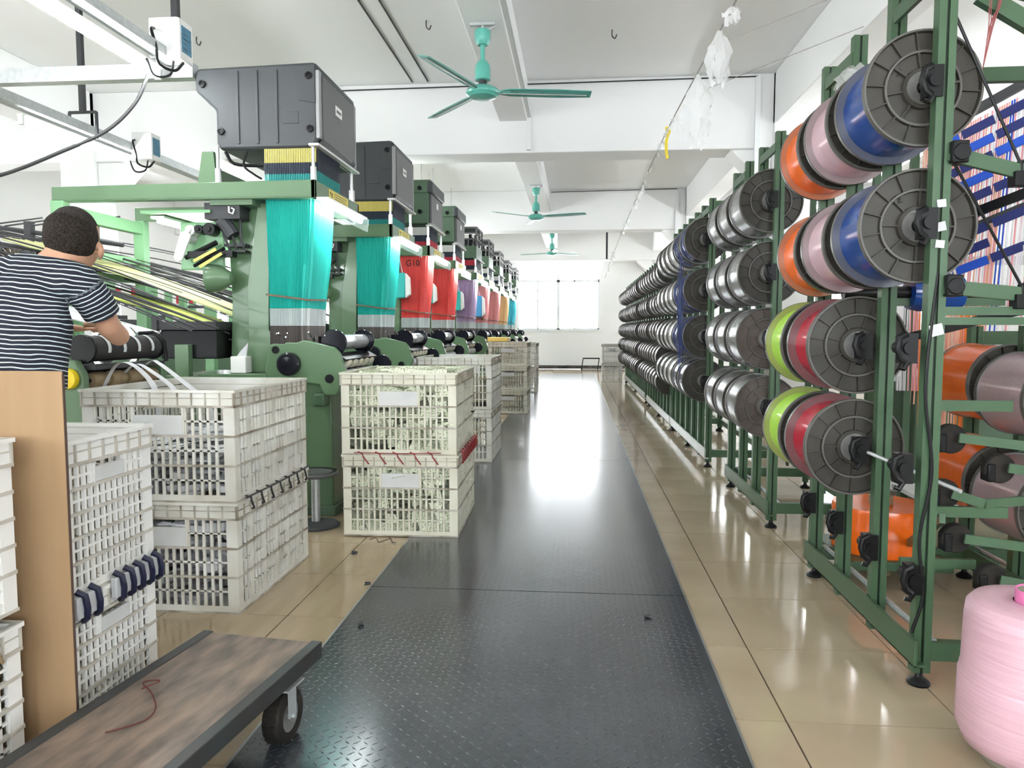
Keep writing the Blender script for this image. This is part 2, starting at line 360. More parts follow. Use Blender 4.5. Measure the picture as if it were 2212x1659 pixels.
struct(MB().box(XL, XR, YB, YF, ZC, ZC+0.15).build('ceiling', 'ceiling_paint', smooth=0))
def walls():
    # far wall with its window
    wx0, wx1, wz0, wz1 = -2.0, 0.74, 1.31, 3.6
    w = MB(); w.box(XL, wx0, YF, YF+0.25, 0, ZC).box(wx1, XR, YF, YF+0.25, 0, ZC).box(wx0, wx1, YF, YF+0.25, 0, wz0).box(wx0, wx1, YF, YF+0.25, wz1, ZC)
    struct(w.build('wall_far', 'wall_paint', smooth=0))
    f = MB()
    for (a, b, c, d) in ((wx0, wx1, wz0, wz0+0.05), (wx0, wx1, wz1-0.05, wz1), (wx0, wx1, 2.89, 2.97), (wx0, wx0+0.05, wz0, wz1), (wx1-0.05, wx1, wz0, wz1),
                         (-0.67, -0.58, wz0, wz1), (-0.10, -0.07, wz0, wz1), (-1.33, -1.29, wz0, 2.9)): f.box(a, b, YF+0.04, YF+0.11, c, d)
    win = struct(f.build('window_1', 'frame_white', smooth=0))
    for (a, b, c, d) in ((wx0+.05, -1.31, wz0+.05, 2.89), (-1.31, -.67, wz0+.05, 2.89), (-.58, -.09, wz0+.05, 2.89), (-.08, wx1-.05, wz0+.05, 2.89), (wx0+.05, -.67, 2.97, wz1-.05), (-.58, wx1-.05, 2.97, wz1-.05)):
        MB().box(a, b, YF+0.07, YF+0.076, c, d).build('pane', 'pane', win, smooth=0)
    MB().box(wx0-0.05, wx1+0.05, YF-0.03, YF+0.03, wz0-0.05, wz0).build('window_sill', 'frame_white', win, smooth=0)
    struct(MB().box(XL, XR, YF-0.012, YF, 0, 0.12).build('baseboard_far', 'baseboard_black', smooth=0))
    # right wall: a band of tall windows
    w = MB(); w.box(XR, XR+0.25, YB, YF+0.25, 0, 0.9).box(XR, XR+0.25, YB, YF+0.25, 3.5, ZC)
    ys = [YB, -1.0, 0.4, 3.4, 4.4, 8.6, 9.6, 13.8, 14.8, 19.0, 20.0, 23.6, YF+0.25]
    for i in range(0, len(ys), 2):
        if i+1 < len(ys): w.box(XR, XR+0.25, ys[i], ys[i+1], 0.9, 3.5)
    struct(w.build('wall_right', 'wall_paint', smooth=0))
    for i in range(1, len(ys)-1, 2):
        a, b = ys[i], ys[i+1]; f = MB()
        for t in (0, 0.333, 0.667, 1): y = a+(b-a)*t; f.box(XR+0.06, XR+0.12, max(a, y-0.03), min(b, y+0.03), 0.9, 3.5)
        f.box(XR+0.06, XR+0.12, a, b, 2.6, 2.68).box(XR+0.06, XR+0.12, a, b, 0.9, 0.96).box(XR+0.06, XR+0.12, a, b, 3.44, 3.5)
        wn = struct(f.build('window_%d' % (2+i//2), 'frame_white', smooth=0))
        for t in range(3):
            y0 = a+(b-a)*t/3+0.03; y1 = a+(b-a)*(t+1)/3-0.03
            MB().box(XR+0.09, XR+0.096, y0, y1, 0.96, 3.44).build('pane', 'pane', wn, smooth=0)
    w = MB(); w.box(XL-0.25, XL, YB, YF+0.25, 0, 0.9).box(XL-0.25, XL, YB, YF+0.25, 3.5, ZC)  # left wall; its unseen window openings are added to let in more daylight
    for i in range(0, len(ys)-1, 2): w.box(XL-0.25, XL, ys[i], ys[i+1], 0.9, 3.5)
    struct(w.build('wall_left', 'wall_paint', smooth=0))
    for i in range(1, len(ys)-1, 2):
        a, b = ys[i], ys[i+1]; f = MB()
        for t in (0, 0.333, 0.667, 1): y = a+(b-a)*t; f.box(XL-0.12, XL-0.06, max(a, y-0.03), min(b, y+0.03), 0.9, 3.5)
        f.box(XL-0.12, XL-0.06, a, b, 2.6, 2.68).box(XL-0.12, XL-0.06, a, b, 0.9, 0.96).box(XL-0.12, XL-0.06, a, b, 3.44, 3.5)
        struct(f.build('window_%d' % (12+i//2), 'frame_white', smooth=0))
    # unseen back wall behind the viewer, added with window openings to cut frontal daylight
    w = MB(); w.box(XL, XR, YB-0.25, YB, 0, 1.0).box(XL, XR, YB-0.25, YB, 3.4, ZC)
    xs = [XL, -8.0, -5.0, -3.5, -0.5, 1.0, 4.0, XR]
    for i in range(0, len(xs), 2): w.box(xs[i], xs[i+1], YB-0.25, YB, 1.0, 3.4)
    struct(w.build('wall_back_unseen', 'wall_paint', smooth=0))
    # columns
    n = 0
    cols = [(-6.4, 9.55), (-6.4, 16.95), (2.45, 16.95), (2.45, 9.55), (0.74+0.2, YF-0.12)]
    for (x, y) in ((-6.9, 9.55), (-6.9, 16.95), (2.4, 16.95), (2.4, 9.55)):
        n += 1; struct(MB().box(x, x+0.45, y-0.02, y+0.48, 0, ZC).build('wall_column_%d' % n, 'wall_paint', smooth=0, bevel=0.01))
    # beams: cross beams with small haunches, one lengthwise beam over the fans, side beams
    for y in (9.6, 17.0, 24.35):
        n += 1; b = MB().box(XL, XR, y, y+0.5, 3.55, ZC)
        b.prism([(2.4, 3.55), (1.9, 3.55), (2.4, 3.05)], 'y', y+0.05, y+0.45)
        b.prism([(-6.45, 3.55), (-5.95, 3.55), (-6.45, 3.05)], 'y', y+0.05, y+0.45)
        struct(b.build('ceiling_beam_%d' % n, 'ceiling_paint', smooth=0, bevel=0.012))
    for (x0, x1, z) in ((-1.0, -0.64, 3.95), (2.4, 2.75, 3.83), (-6.8, -6.45, 3.83)):
        n += 1; struct(MB().box(x0, x1, YB, YF, z, ZC).build('ceiling_beam_%d' % n, 'ceiling_paint', smooth=0, bevel=0.012))
    # white cable trunking: along the fan beam and round the cross beams
    for (a, b) in (((-0.62, YB, 4.0), (-0.62, 9.58, 4.0)), ((-0.62, 9.57, 4.0), (-0.62, 9.57, 3.58)), ((-0.62, 10.1, 4.0), (-0.62, 16.97, 4.0)), ((2.2, 9.57, 4.4), (2.2, 9.57, 3.1)), ((2.2, 16.97, 4.4), (2.2, 16.97, 3.1))):
        n += 1; struct(MB().bar(a, b, 0.06, 0.05).build('trim_%d' % n, 'frame_white', smooth=0))
    for (a, b) in (((-3.2, 9.58, 4.38), (2.2, 9.58, 4.41)), ((-0.6, 16.98, 4.4), (2.2, 16.98, 4.43))):
        n += 1; struct(MB().tube([a, b], 0.008, 6).build('trim_%d' % n, 'cable_grey'))
    for (x0, y0, x1, y1) in ((-2.1, 4.2, -2.1, 9.5), (-1.9, 4.2, -1.9, 9.5)):
        n += 1; struct(MB().tube([(x0, y0, ZC-0.01), (x1, y1, ZC-0.01)], 0.009, 6).build('trim_%d' % n, 'cable_grey'))
walls()

# ================================================================== CRATES
def crate_meshes(w, l, h, zones, pitch, mw, mr, panel_ends=True, long_pil=3, thick=0.010):
    """the meshes of one ventilated plastic crate: lattice, rim, base, panel (short ends face -y / +y)"""
    lat = MB(); rim = MB(); pans = []; t = thick; rimh = 0.075
    hw, hl = w/2-0.012, l/2-0.012
    def face(width, P, pil, handle):
        def fb(mb, u0, u1, z0, z1, n0, n1, mi=0):
            mb.cur = mi; q = [P(u, nn) for (u, nn) in ((u0, n0), (u1, n0), (u1, n1), (u0, n1))]
            mb.add([(x, y, z0) for x, y in q]+[(x, y, z1) for x, y in q], [(0,3,2,1),(4,5,6,7),(0,1,5,4),(1,2,6,5),(2,3,7,6),(3,0,4,7)])
        hwid = width/2; cp = 0.05
        fb(lat, -hwid, -hwid+cp, 0.0, h-rimh, -t, 0.002); fb(lat, hwid-cp, hwid, 0.0, h-rimh, -t, 0.002)
        zb = 0.035; zt = h-rimh; zh = (zt-zb)/zones
        fb(lat, -hwid, hwid, 0.0, zb, -t, 0.001)
        for z in range(1, zones):
            fb(lat, -hwid-.001, hwid+.001, zb+zh*z-0.005, zb+zh*z+0.005, -t, 0.006, 1)
        fb(lat, -hwid-.001, hwid+.001, 0.0, 0.008, -t, 0.006, 1)
        for z in range(zones):
            fb(lat, -hwid+cp, hwid-cp, zb+zh*(z+.5)-0.004, zb+zh*(z+.5)+0.004, -t*0.8, 0.0)
        hh = 0.115*width/0.7 if handle else 0
        for i in range(1, pil+1 if not handle else 1):          # broad uprights dividing the long sides
            u = -hwid+width*i/(pil+1); fb(lat, u-0.018, u+0.018, 0.0, zt, -t, 0.001)
        n = max(3, int((width-2*cp)/pitch)); ps = (width-2*cp)/n
        for i in range(1, n):
            u = -hwid+cp+ps*i; top = zt
            if handle and abs(u) < hh: top = zt-zh*0.30
            fb(lat, u-ps*0.17, u+ps*0.17, zb, top, -t, 0.0)
        if handle:
            fb(lat, -hh-0.008, -hh+0.004, zt-zh, zt, -t, 0.003); fb(lat, hh-0.004, hh+0.008, zt-zh, zt, -t, 0.003)
            pan = MB(); fb(pan, -hh, hh, zt-zh+0.006, zt-zh*0.30, -t*0.4, 0.004); pans.append(pan)
        fb(rim, -hwid, hwid, h-rimh, h, -t, 0.001); fb(rim, -hwid-0.008, hwid+0.008, h-0.012, h, -t-0.004, 0.012)
        fb(rim, -hwid-0.003, hwid+0.003, h-rimh-0.004, h-rimh+0.005, -t, 0.009, 1)
        fb(rim, -hwid-0.003, hwid+0.003, h-rimh*.5-0.002, h-rimh*.5+0.002, -t, 0.004, 1)
        m = max(4, int(width/0.065))
        for i in range(m+1):
            u = -hwid+width*i/m; fb(rim, u-0.003, u+0.003, h-rimh, h-0.012, 0, 0.008, 1)
    face(2*hw, lambda u, n: (u, -hl-n), 0, True); face(2*hw, lambda u, n: (-u, hl+n), 0, True)
    face(2*hl, lambda u, n: (hw+n, u), long_pil, panel_ends == 'long'); face(2*hl, lambda u, n: (-hw-n, -u), long_pil, panel_ends == 'long')
    base = MB().box(-hw, hw, -hl, hl, 0.0, 0.012)
    return [('lattice', lat.mesh('lattice', [mw, mr], 0, False)), ('rim', rim.mesh('rim', [mw, mr], 0, False)),
            ('base', base.mesh('base', mw, 0))] + [('label_panel', p.mesh('label_panel', 'crate_panel', 0, False)) for p in pans]
def crate(name, meshes, x, y, z, rz, label, group=None):
    t = thing(name, label, 'crate', (x, y, z), rz, group)
    for n, me in meshes: put(n, me, t)
    return t
def heap(name, label, cat, m, x, y, z0, z1, w, l, n, width, seed, rz=0, upright=0.5, steps=26, step=0.07):
    """tangled tape filling a crate: many ribbons that wander and turn back at the walls"""
    R = random.Random(seed); b = MB()
    for i in range(n):
        p = Vector((R.uniform(-w/2, w/2), R.uniform(-l/2, l/2), z0+(z1-z0)*(i+R.random())/n)); a = R.uniform(0, 2*PI); k = R.uniform(-1, 1)
        pts = []; ups = []; vert = R.random() < upright; tw = R.uniform(-.6, .6)
        for s_ in range(steps):
            pts.append(p.copy()); side = Vector((-math.sin(a), math.cos(a), 0))
            ups.append(Vector((0, 0, 1))+side*tw if vert else side+Vector((0, 0, tw)))
            a += k*0.35+R.uniform(-.25, .25); q = p+Vector((math.cos(a), math.sin(a), R.uniform(-.18, .18)))*step
            if abs(q.x) > w/2 or abs(q.y) > l/2: a += PI*0.6*(1 if k > 0 else -1); q = Vector((max(-w/2, min(w/2, q.x)), max(-l/2, min(l/2, q.y)), q.z))
            q.z = max(z0, min(z1, q.z)); p = q
            if R.random() < .12: k = R.uniform(-1.6, 1.6)
        b.ribbon(pts, width*R.uniform(.8, 1.2), ups)
    o = b.build(name, m, smooth=80, fix=False, loc=(x, y, 0)); o.rotation_euler.z = rz
    return tag(o, label, cat, kind='stuff')
def lashing(name, label, x0, y0, x1, y1, z, n, m, outx, outy, r=0.005, hgt=0.05, cat='lashing'):
    """thread wound round the two crate rims where they meet"""
    b = MB()
    R = random.Random(int(x0*100+y0*37+n))
    for i in range(n):
        t = (i+.5)/n; x = x0+(x1-x0)*t; y = y0+(y1-y0)*t; dx, dy = (x1-x0)/n*.3, (y1-y0)/n*.3
        a = Vector((x-dx+outx*.004, y-dy+outy*.004, z+0.022)); c = Vector((x+outx*.014, y+outy*.014, z-0.004)); d = Vector((x+dx+outx*.012, y+dy+outy*.012, z-hgt))
        b.tube([a, c+Vector((0, 0, .012)), c, d], r, 6)
        b.tube([d, d+Vector((outx*-.012, outy*-.012, -.004))], r, 6)
    b.tube([(x0+outx*.016, y0+outy*.016, z+.018), ((x0+x1)/2+outx*.016, (y0+y1)/2+outy*.016, z+.014), (x1+outx*.016, y1+outy*.016, z+.019)], r*.7, 6)
    return tag(b.build(name, m), label, cat)
def crates():
    CW, CL, CH = 0.745, 0.90, 0.515
    big = crate_meshes(CW, CL, CH, 3, 0.036, 'crate_white', 'crate_rib', long_pil=5)
    # stack of white tape crates beside the worker's loom
    x, y = -1.895, 3.63
    crate('plastic_crate', big, x, y, 0.0, 0.0, 'dirty white lattice crate under the crate that catches the white tapes')
    crate('plastic_crate', big, x, y, CH, 0.0, 'open white lattice crate with three white tapes hanging into it')
    heap('white_tape_heap', 'tangled white elastic tape in the lower crate beside the tall front crates', 'tape', 'tape_white', x, y, 0.03, 0.42, CW-.06, CL-.06, 90, 0.035, 3)
    heap('white_tape_heap', 'tangled white elastic tape in the open crate under the hanging tapes', 'tape', 'tape_white', x, y, CH+.03, CH+0.27, CW-.06, CL-.06, 60, 0.035, 4)
    lashing('black_twine', 'dark twine lashed along the rims of two stacked white crates', x+CW/2+.002, y-CL/2+.05, x+CW/2+.002, y+CL/2-.05, CH, 7, 'cable_grey', 1, 0, 0.005)
    # stack of crates full of green lace webbing
    cream = crate_meshes(CW, CL, CH, 3, 0.036, 'crate_cream', 'crate_rib', long_pil=9)
    x2, y2 = -1.105, 4.94
    crate('plastic_crate', cream, x2, y2, 0.006, 0.02, 'cream lattice crate of green lace webbing at the bottom, red thread on its rim')
    crate('plastic_crate', cream, x2-.005, y2, CH+.006, 0.02, 'cream lattice crate heaped with green lace webbing, standing on another')
    heap('lace_webbing_heap', 'folded pale green lace webbing in the bottom cream crate', 'webbing', 'tape_lace', x2, y2, 0.04, 0.45, CW-.06, CL-.06, 130, 0.075, 5, upright=.8)
    heap('lace_webbing_heap', 'folded pale green lace webbing showing above the rim of the upper cream crate', 'webbing', 'tape_lace', x2, y2, CH+0.04, CH+0.49, CW-.06, CL-.06, 140, 0.075, 6, upright=.75)
    lashing('red_thread', 'red thread lashing the two cream crates along the aisle side', x2+CW/2+.008, y2-CL/2+.06, x2+CW/2-.006, y2+CL/2-.04, CH+.006, 9, 'red_thread', 1, 0, 0.006, 0.06)
    lashing('red_thread', 'red thread lashing the two cream crates across the front', x2-CW/2+.1, y2-CL/2-.006, x2+CW/2-.1, y2-CL/2+.008, CH+.006, 5, 'red_thread', 0, -1, 0.004, 0.05)
    # two crates behind them
    x3, y3 = -1.185, 7.58
    crate('plastic_crate', big, x3, y3, 0.006, 0.0, 'white lattice crate on the floor behind the cream crates of lace')
    crate('plastic_crate', big, x3, y3, CH+.006, 0.0, 'open white lattice crate just behind the cream crates of lace, upper one')
    heap('white_tape_heap', 'pale tape inside the white crate standing behind the cream crates', 'tape', 'tape_cream', x3, y3, CH+.05, CH+0.3, CW-.06, CL-.06, 40, 0.05, 8)
    # three-high stack further down the aisle
    low = crate_meshes(0.62, 0.80, 0.37, 3, 0.04, 'crate_cream', 'crate_rib', long_pil=4)
    for k, s_ in enumerate(('bottom', 'middle', 'top')):
        crate('plastic_crate', low, -1.06, 11.78, 0.006+.37*k, 0.0, 'yellowed lattice crate, %s of the stack of three further down the aisle' % s_)
    MBx = MB().box(-.16, .16, -.25, .25, 0, .07)
    bx = MBx.build('yellow_tray', 'crate_yellow', loc=(-1.25, 11.9, 1.116), bevel=.01); tag(bx, 'small yellow tray on top of the stack of three crates', 'tray')
    for k in range(2):
        crate('plastic_crate', big, -1.19, 15.7, 0.006+CH*k, 0.0, '%s white lattice crate of the last stack on the left of the aisle' % ('lower', 'upper')[k])
    # stack by the end of the spool racks
    tall = crate_meshes(0.52, 0.62, 0.475, 3, 0.05, 'crate_clean', 'crate_rib_clean', long_pil=3)
    for k in range(2):
        crate('plastic_crate', tall, 0.895, 19.05, .475*k, 0.0, '%s white lattice crate of the pair on the right at the far end' % ('lower', 'upper')[k])
    # tall clean crates at the front left
    sm = crate_meshes(0.72, 0.485, 0.485, 5, 0.030, 'crate_clean', 'crate_rib_clean', panel_ends='long', long_pil=2)
    xa, ya = -1.852, 2.247
    crate('plastic_crate', sm, xa, ya, 0.0, 0.0, 'clean white crate behind the dolly at the bottom, navy clasps on its rim')
    crate('plastic_crate', sm, xa, ya, 0.485, 0.0, 'clean white crate of cream tape directly in front of the worker')
    heap('cream_tape_heap', 'cream tape filling the upper clean white crate', 'tape', 'tape_cream', xa, ya, 0.5, 0.80, .66, .43, 120, 0.04, 11, upright=.8, steps=16)
    heap('cream_tape_heap', 'cream tape filling the lower clean white crate', 'tape', 'tape_cream', xa, ya, 0.03, 0.42, .66, .43, 140, 0.04, 12, upright=.8, steps=16)
    xb, yb = -1.90, 1.66
    crate('plastic_crate', sm, xb, yb, 0.0, 0.0, 'white crate at the left edge of the view, lower one, beside cardboard')
    crate('plastic_crate', sm, xb, yb, 0.52, 0.0, 'white crate at the left edge of the view, upper one, beside cardboard')
    heap('cream_tape_heap', 'cream tape inside the lower crate at the left edge', 'tape', 'tape_cream', xb, yb, 0.03, 0.42, .66, .43, 90, 0.04, 13, upright=.8, steps=16)
    t = tag(MB().tube(catmull([(xb+.36, yb+.06, .54), (xb+.375, yb+.10, .50), (xb+.378, yb+.12, .44), (xb+.37, yb+.14, .41), (xb+.36, yb+.12, .44)], 5), .006, 6).build('brown_cord', 'cork'), 'brown cord tied round the rim of the crate at the left edge', 'cord')
    # navy clasps binding the two clean crates
    X = xa+.36
    def clasp(y, wid, label, n):
        c = thing('binding_clasp', label, 'clasp', (X, y, .485), 0, 'navy straps binding the clean crates')
        MB().box(.0, .02, -wid/2, wid/2, -.05, .018).build('tape_wrap', 'clear_tape', c, bevel=.004)
        for i in range(n):
            yy = -wid/2+wid*(i+.5)/n
            b = MB(); b.tube([(.004, yy-.014, .034), (.026, yy-.004, .018), (.03, yy, -.02), (.024, yy+.006, -.052), (.006, yy+.012, -.066)], .010, 6)
            b.build('strap', 'clasp_navy', c)
    clasp(ya-.16, .12, 'navy strap clasp binding the clean crates, nearer one', 2)
    clasp(ya+.10, .27, 'long row of navy straps binding the clean crates, farther one', 5)
    # cardboard
    cb = thing('flattened_cardboard_box', 'tall brown flattened cardboard box standing between the white crates', 'cardboard', (-1.8, 1.955, 0))
    MB().box(-.35, .362, 0, .006, 0, 1.185).build('front_sheet', 'cardboard', cb, smooth=0, bevel=.002)
    MB().box(-.34, .361, .007, .011, 0, 1.17).build('back_sheet', 'cardboard', cb, smooth=0)
    MB().box(.362, .3632, .0005, .0105, 0, 1.175).build('fold_edge', 'cardboard_edge', cb, smooth=0)
crates()

# ================================================================== DOLLY
def dolly():
    d = thing('platform_dolly', 'worn wooden platform dolly with dark iron edges and rubber wheels', 'dolly', (-1.165, 1.62, 0), math.radians(-7.5))
    L0, L1, hw, zt = -1.2, 0.765, 0.205, 0.26
    for i in range(1):
        MB().box(-hw+.001, hw-.001, L0, L1-.005, zt-.03, zt-.004).build('deck_board', 'deck_wood', d, smooth=0, bevel=.002)
    for s_ in (-1, 1):
        MB().box(s_*hw-.018 if s_ < 0 else hw-.02, s_*hw+.02 if s_ < 0 else hw+.018, L0, L1, zt-.055, zt).build('edge_iron', 'dolly_iron', d, smooth=0, bevel=.003)
    MB().box(-hw, hw, L1-.06, L1-.03, zt-.07, zt-.031).build('cross_iron', 'dolly_iron', d, smooth=0)
    for (x, y) in ((.168, .60), (-.168, .60), (.168, -.75), (-.168, -.75)):
        w = MB(); r = .084
        w.lathe([(r-.036, -.028), (r-.006, -.028), (r, -.018), (r, .018), (r-.006, .028), (r-.036, .028)], (0, 0, 0), 'x', 28)
        for k in range(22):
            a = 2*PI*k/22
            for sx in (-1, 1): w.obox((sx*.013, math.cos(a)*r, math.sin(a)*r), (.016, .011, .006), Matrix.Rotation(a-PI/2, 3, 'X'))
        wh = w.build('wheel', 'black_rubber', d, loc=(x, y, .084))
        MB().lathe([(.0, -.022), (.03, -.022), (.049, -.026), (.049, .026), (.03, .022), (.0, .022)], (0, 0, 0), 'x', 20).lathe([(.0, -.035), (.015, -.035), (.015, .035), (0, .035)], (0, 0, 0), 'x', 12).build('wheel_hub', 'hub_metal', wh)
        f = MB(); f.box(-.036, -.031, -.022, .022, .0, .10).box(.031, .036, -.022, .022, 0, .10).box(-.05, .05, -.05, .05, .098, .104).cyl((-.042, 0, 0), (.042, 0, 0), .007, 8)
        f.build('fork', 'galvanised', d, loc=(x, y, .085), smooth=30)
    b = MB(); R = random.Random(4)
    b.tube(catmull([(-.13, .34, zt+.004), (-.10, .38, zt+.012), (-.12, .36, zt+.02), (-.14, .36, zt+.008), (-.09, .33, zt+.003), (-.02, .26, zt+.002), (.0, .20, zt+.002), (-.03, .15, zt+.002), (-.06, .12, zt+.002)], 6), .0022, 5)
    o = b.build('loose_thread', 'thread_brown'); o.location = d.location; o.rotation_euler = d.rotation_euler
    tag(o, 'tangled dark red thread lying on the wooden dolly', 'thread')
dolly()

# ================================================================== SPOOLS AND RACKS
def flange_mesh(r, fm, detail):
    """one cast flange, outer face towards -y at y=0, inner face at y=0.024 (scaled to radius r)"""
    k = r/0.205; b = MB(); n = 56 if detail else 28
    P = [(.040, .002), (.070, .002), (.074, .016), (.122, .017), (.124, .005), (.133, .005), (.135, .018), (.194, .018), (.1965, .003), (.2035, .003), (.2035, .024), (.040, .024)]
    if not detail: P = [(.040, .002), (.07, .002), (.074, .01), (.194, .012), (.196, .001), (.205, .001), (.205, .024), (.040, .024)]
    b.lathe([(a*k, h) for a, h in P], (0, 0, 0), 'y', n, closed=True)
    if detail:
        for i in range(14):
            a = 2*PI*i/14; c, s_ = math.cos(a), math.sin(a)
            b.obox((c*.164*k, .0115, s_*.164*k), (.064*k, .013, .004), Matrix.Rotation(-a, 3, 'Y'))
        for i in range(8):
            a = 2*PI*(i+.3)/8; c, s_ = math.cos(a), math.sin(a)
            b.obox((c*.098*k, .010, s_*.098*k), (.052*k, .014, .007), Matrix.Rotation(-a, 3, 'Y'))
    b.mat(1).lathe([(.1965*k, .003), (.1975*k, .0), (.204*k, .0), (.205*k, .003), (.205*k, .024), (.2035*k, .024)], (0, 0, 0), 'y', n)
    if detail: b.lathe([(.1238*k, .005), (.125*k, .003), (.132*k, .003), (.1332*k, .005)], (0, 0, 0), 'y', n)
    return b.mesh('flange', [fm, 'flange_rim'], 30)
def yarn_mesh(r, L, m, n=56):
    b = MB().lathe([(0.04, 0.022), (r, 0.022), (r, L*.35), (r+.0012, L*.5), (r, L*.65), (r, L-.022), (0.04, L-.022)], (0, 0, 0), 'y', n)
    return b.mesh('yarn', m, 40)
def hub_mesh(k=1.0):
    b = MB().lathe([(.026*k, -.004), (.058*k, -.004), (.060*k, .012), (.026*k, .012)], (0, 0, 0), 'y', 28, closed=True)
    return b.mesh('hub_ring', 'hub_metal', 30)
cache = {}
def once(key, fn):
    if key not in cache: cache[key] = fn()
    return cache[key]
def spool(x, y, z, r, L, ry, ym, fm, label, group, detail=True, tilt=0.0):
    t = thing('yarn_spool', label, 'spool', (x, y, z), 0, group); t.rotation_euler = (0, tilt, 0)
    f = once(('f', r, fm, detail), lambda: flange_mesh(r, fm, detail))
    put('flange', f, t, (0, 0, 0)); put('flange', f, t, (0, L, 0), rot=(0, 0, PI))
    if detail:
        ln = 'reflected_yarn_'+ym[5:] if 'reflected_yarn_'+ym[5:] in M else 'flange_inner'  # coloured yarns: reflection put into the face colour; others plain grey
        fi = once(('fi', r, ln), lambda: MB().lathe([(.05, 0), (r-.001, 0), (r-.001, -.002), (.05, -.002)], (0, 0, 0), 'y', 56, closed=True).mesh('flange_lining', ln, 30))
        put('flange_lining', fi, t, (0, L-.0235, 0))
        put('hub_ring', once(('h', 1), hub_mesh), t, (0, 0, 0))
    put('yarn', once(('y', ry, L, ym, detail), lambda: yarn_mesh(ry, L, ym, 56 if detail else 32)), t)
    return t
def post_mesh(h):
    b = MB(); b.box(-.030, -.005, -.022, .022, .05, h).box(.005, .030, -.022, .022, .05, h); b.mat(1).box(-.006, .006, -.014, .022, .05, h)
    return b.mesh('post', ['rack_green', 'rack_green_dark'], 0)
def foot_mesh():
    b = MB().lathe([(0, 0), (.038, 0), (.04, .008), (.036, .014), (.018, .026), (.013, .032), (.013, .075), (0, .075)], (0, 0, 0), 'z', 20)
    return b.mesh('levelling_foot', 'black_plastic', 40)
def bracket_mesh():
    b = MB(); b.box(-.066, -.012, -.034, .018, -.055, .052).tube([(-.05, -.03, .048), (-.075, -.032, .036), (-.082, -.032, .0), (-.07, -.032, -.035), (-.05, -.03, -.05)], .012, 8)
    b.cyl((-.04, -.045, 0), (-.04, .065, 0), .024, 14); b.tube([(-.045, -.03, -.05), (-.06, -.034, -.074), (-.074, -.03, -.068)], .010, 8)
    return b.mesh('spool_bracket', 'black_plastic', 40)
def rack(name, label, xp, y0, n, pitch, h, rows, rail_m, depth=0.60, near=True, brackets=True, low=False):
    """a row of slotted posts facing the aisle, each with brackets; a lighter second row of posts behind"""
    t = thing(name, label, 'rack', (xp, y0, 0)); Y1 = n*pitch
    pm = once(('post', h), lambda: post_mesh(h)); fm = once('foot', foot_mesh); br = once('br', bracket_mesh)
    pb = once(('postb', h), lambda: MB().box(-.02, .02, -.02, .02, .05, h).mesh('back_post', 'rack_green', 0))
    for i in range(n+1):
        p = put('post', pm, t, (0, i*pitch, 0))
        if brackets:
            for z in rows: put('spool_bracket', br, p, (-.05 if low and .5 < z < 1.4 else 0, 0, z))
    for i in ([0, n] if n < 6 else [0, n//2, n]): put('levelling_foot', fm, t, (0, i*pitch, 0))
    for i in range(0, n+1, 1 if n < 5 else 3): put('back_post', pb, t, (depth, i*pitch, 0))
    for i in (0, n): put('levelling_foot', fm, t, (depth, i*pitch, 0))
    L = MB().box(-.045, -.032, -.06, Y1+.04, .085, .185).box(-.045, .0, -.06, Y1+.04, .085, .095); L.build('bottom_rail', rail_m, t, smooth=0, bevel=.003)
    MB().box(depth-.02, depth+.02, -.03, Y1+.03, .10, .16).build('bottom_rail', 'rack_green', t, smooth=0)
    for i in range(n):
        if i % 2 == 0 or n > 5: MB().bar((-.03, i*pitch-.02, h-.10), (-.03, (i+1)*pitch-.06, h-.10), .016, .055).build('top_rail', 'rack_green', t, smooth=0)
    for yy in (0, Y1):
        for z in (.13, h-.06): MB().box(.03, depth-.02, yy-.02, yy+.02, z-.035, z+.035).build('cross_beam', 'rack_green', t, smooth=0, bevel=.003)
    MB().tube([(.05, 0, .16), (.05, Y1, .16)], .012, 8).build('tie_rod', 'galvanised', t)
    MB().bar((.06, .0, .62), (.42, Y1*.9, .22), .02, .035).build('brace', 'rack_green', t, smooth=0)
    if depth: MB().bar((.03, 0, h-.1), (depth, 0, h-.45), .025, .05).build('brace', 'rack_green', t, smooth=0)
    return t
RW4 = ['top', 'second', 'third', 'bottom']; RW5 = ['top', 'second', 'third', 'fourth', 'bottom']
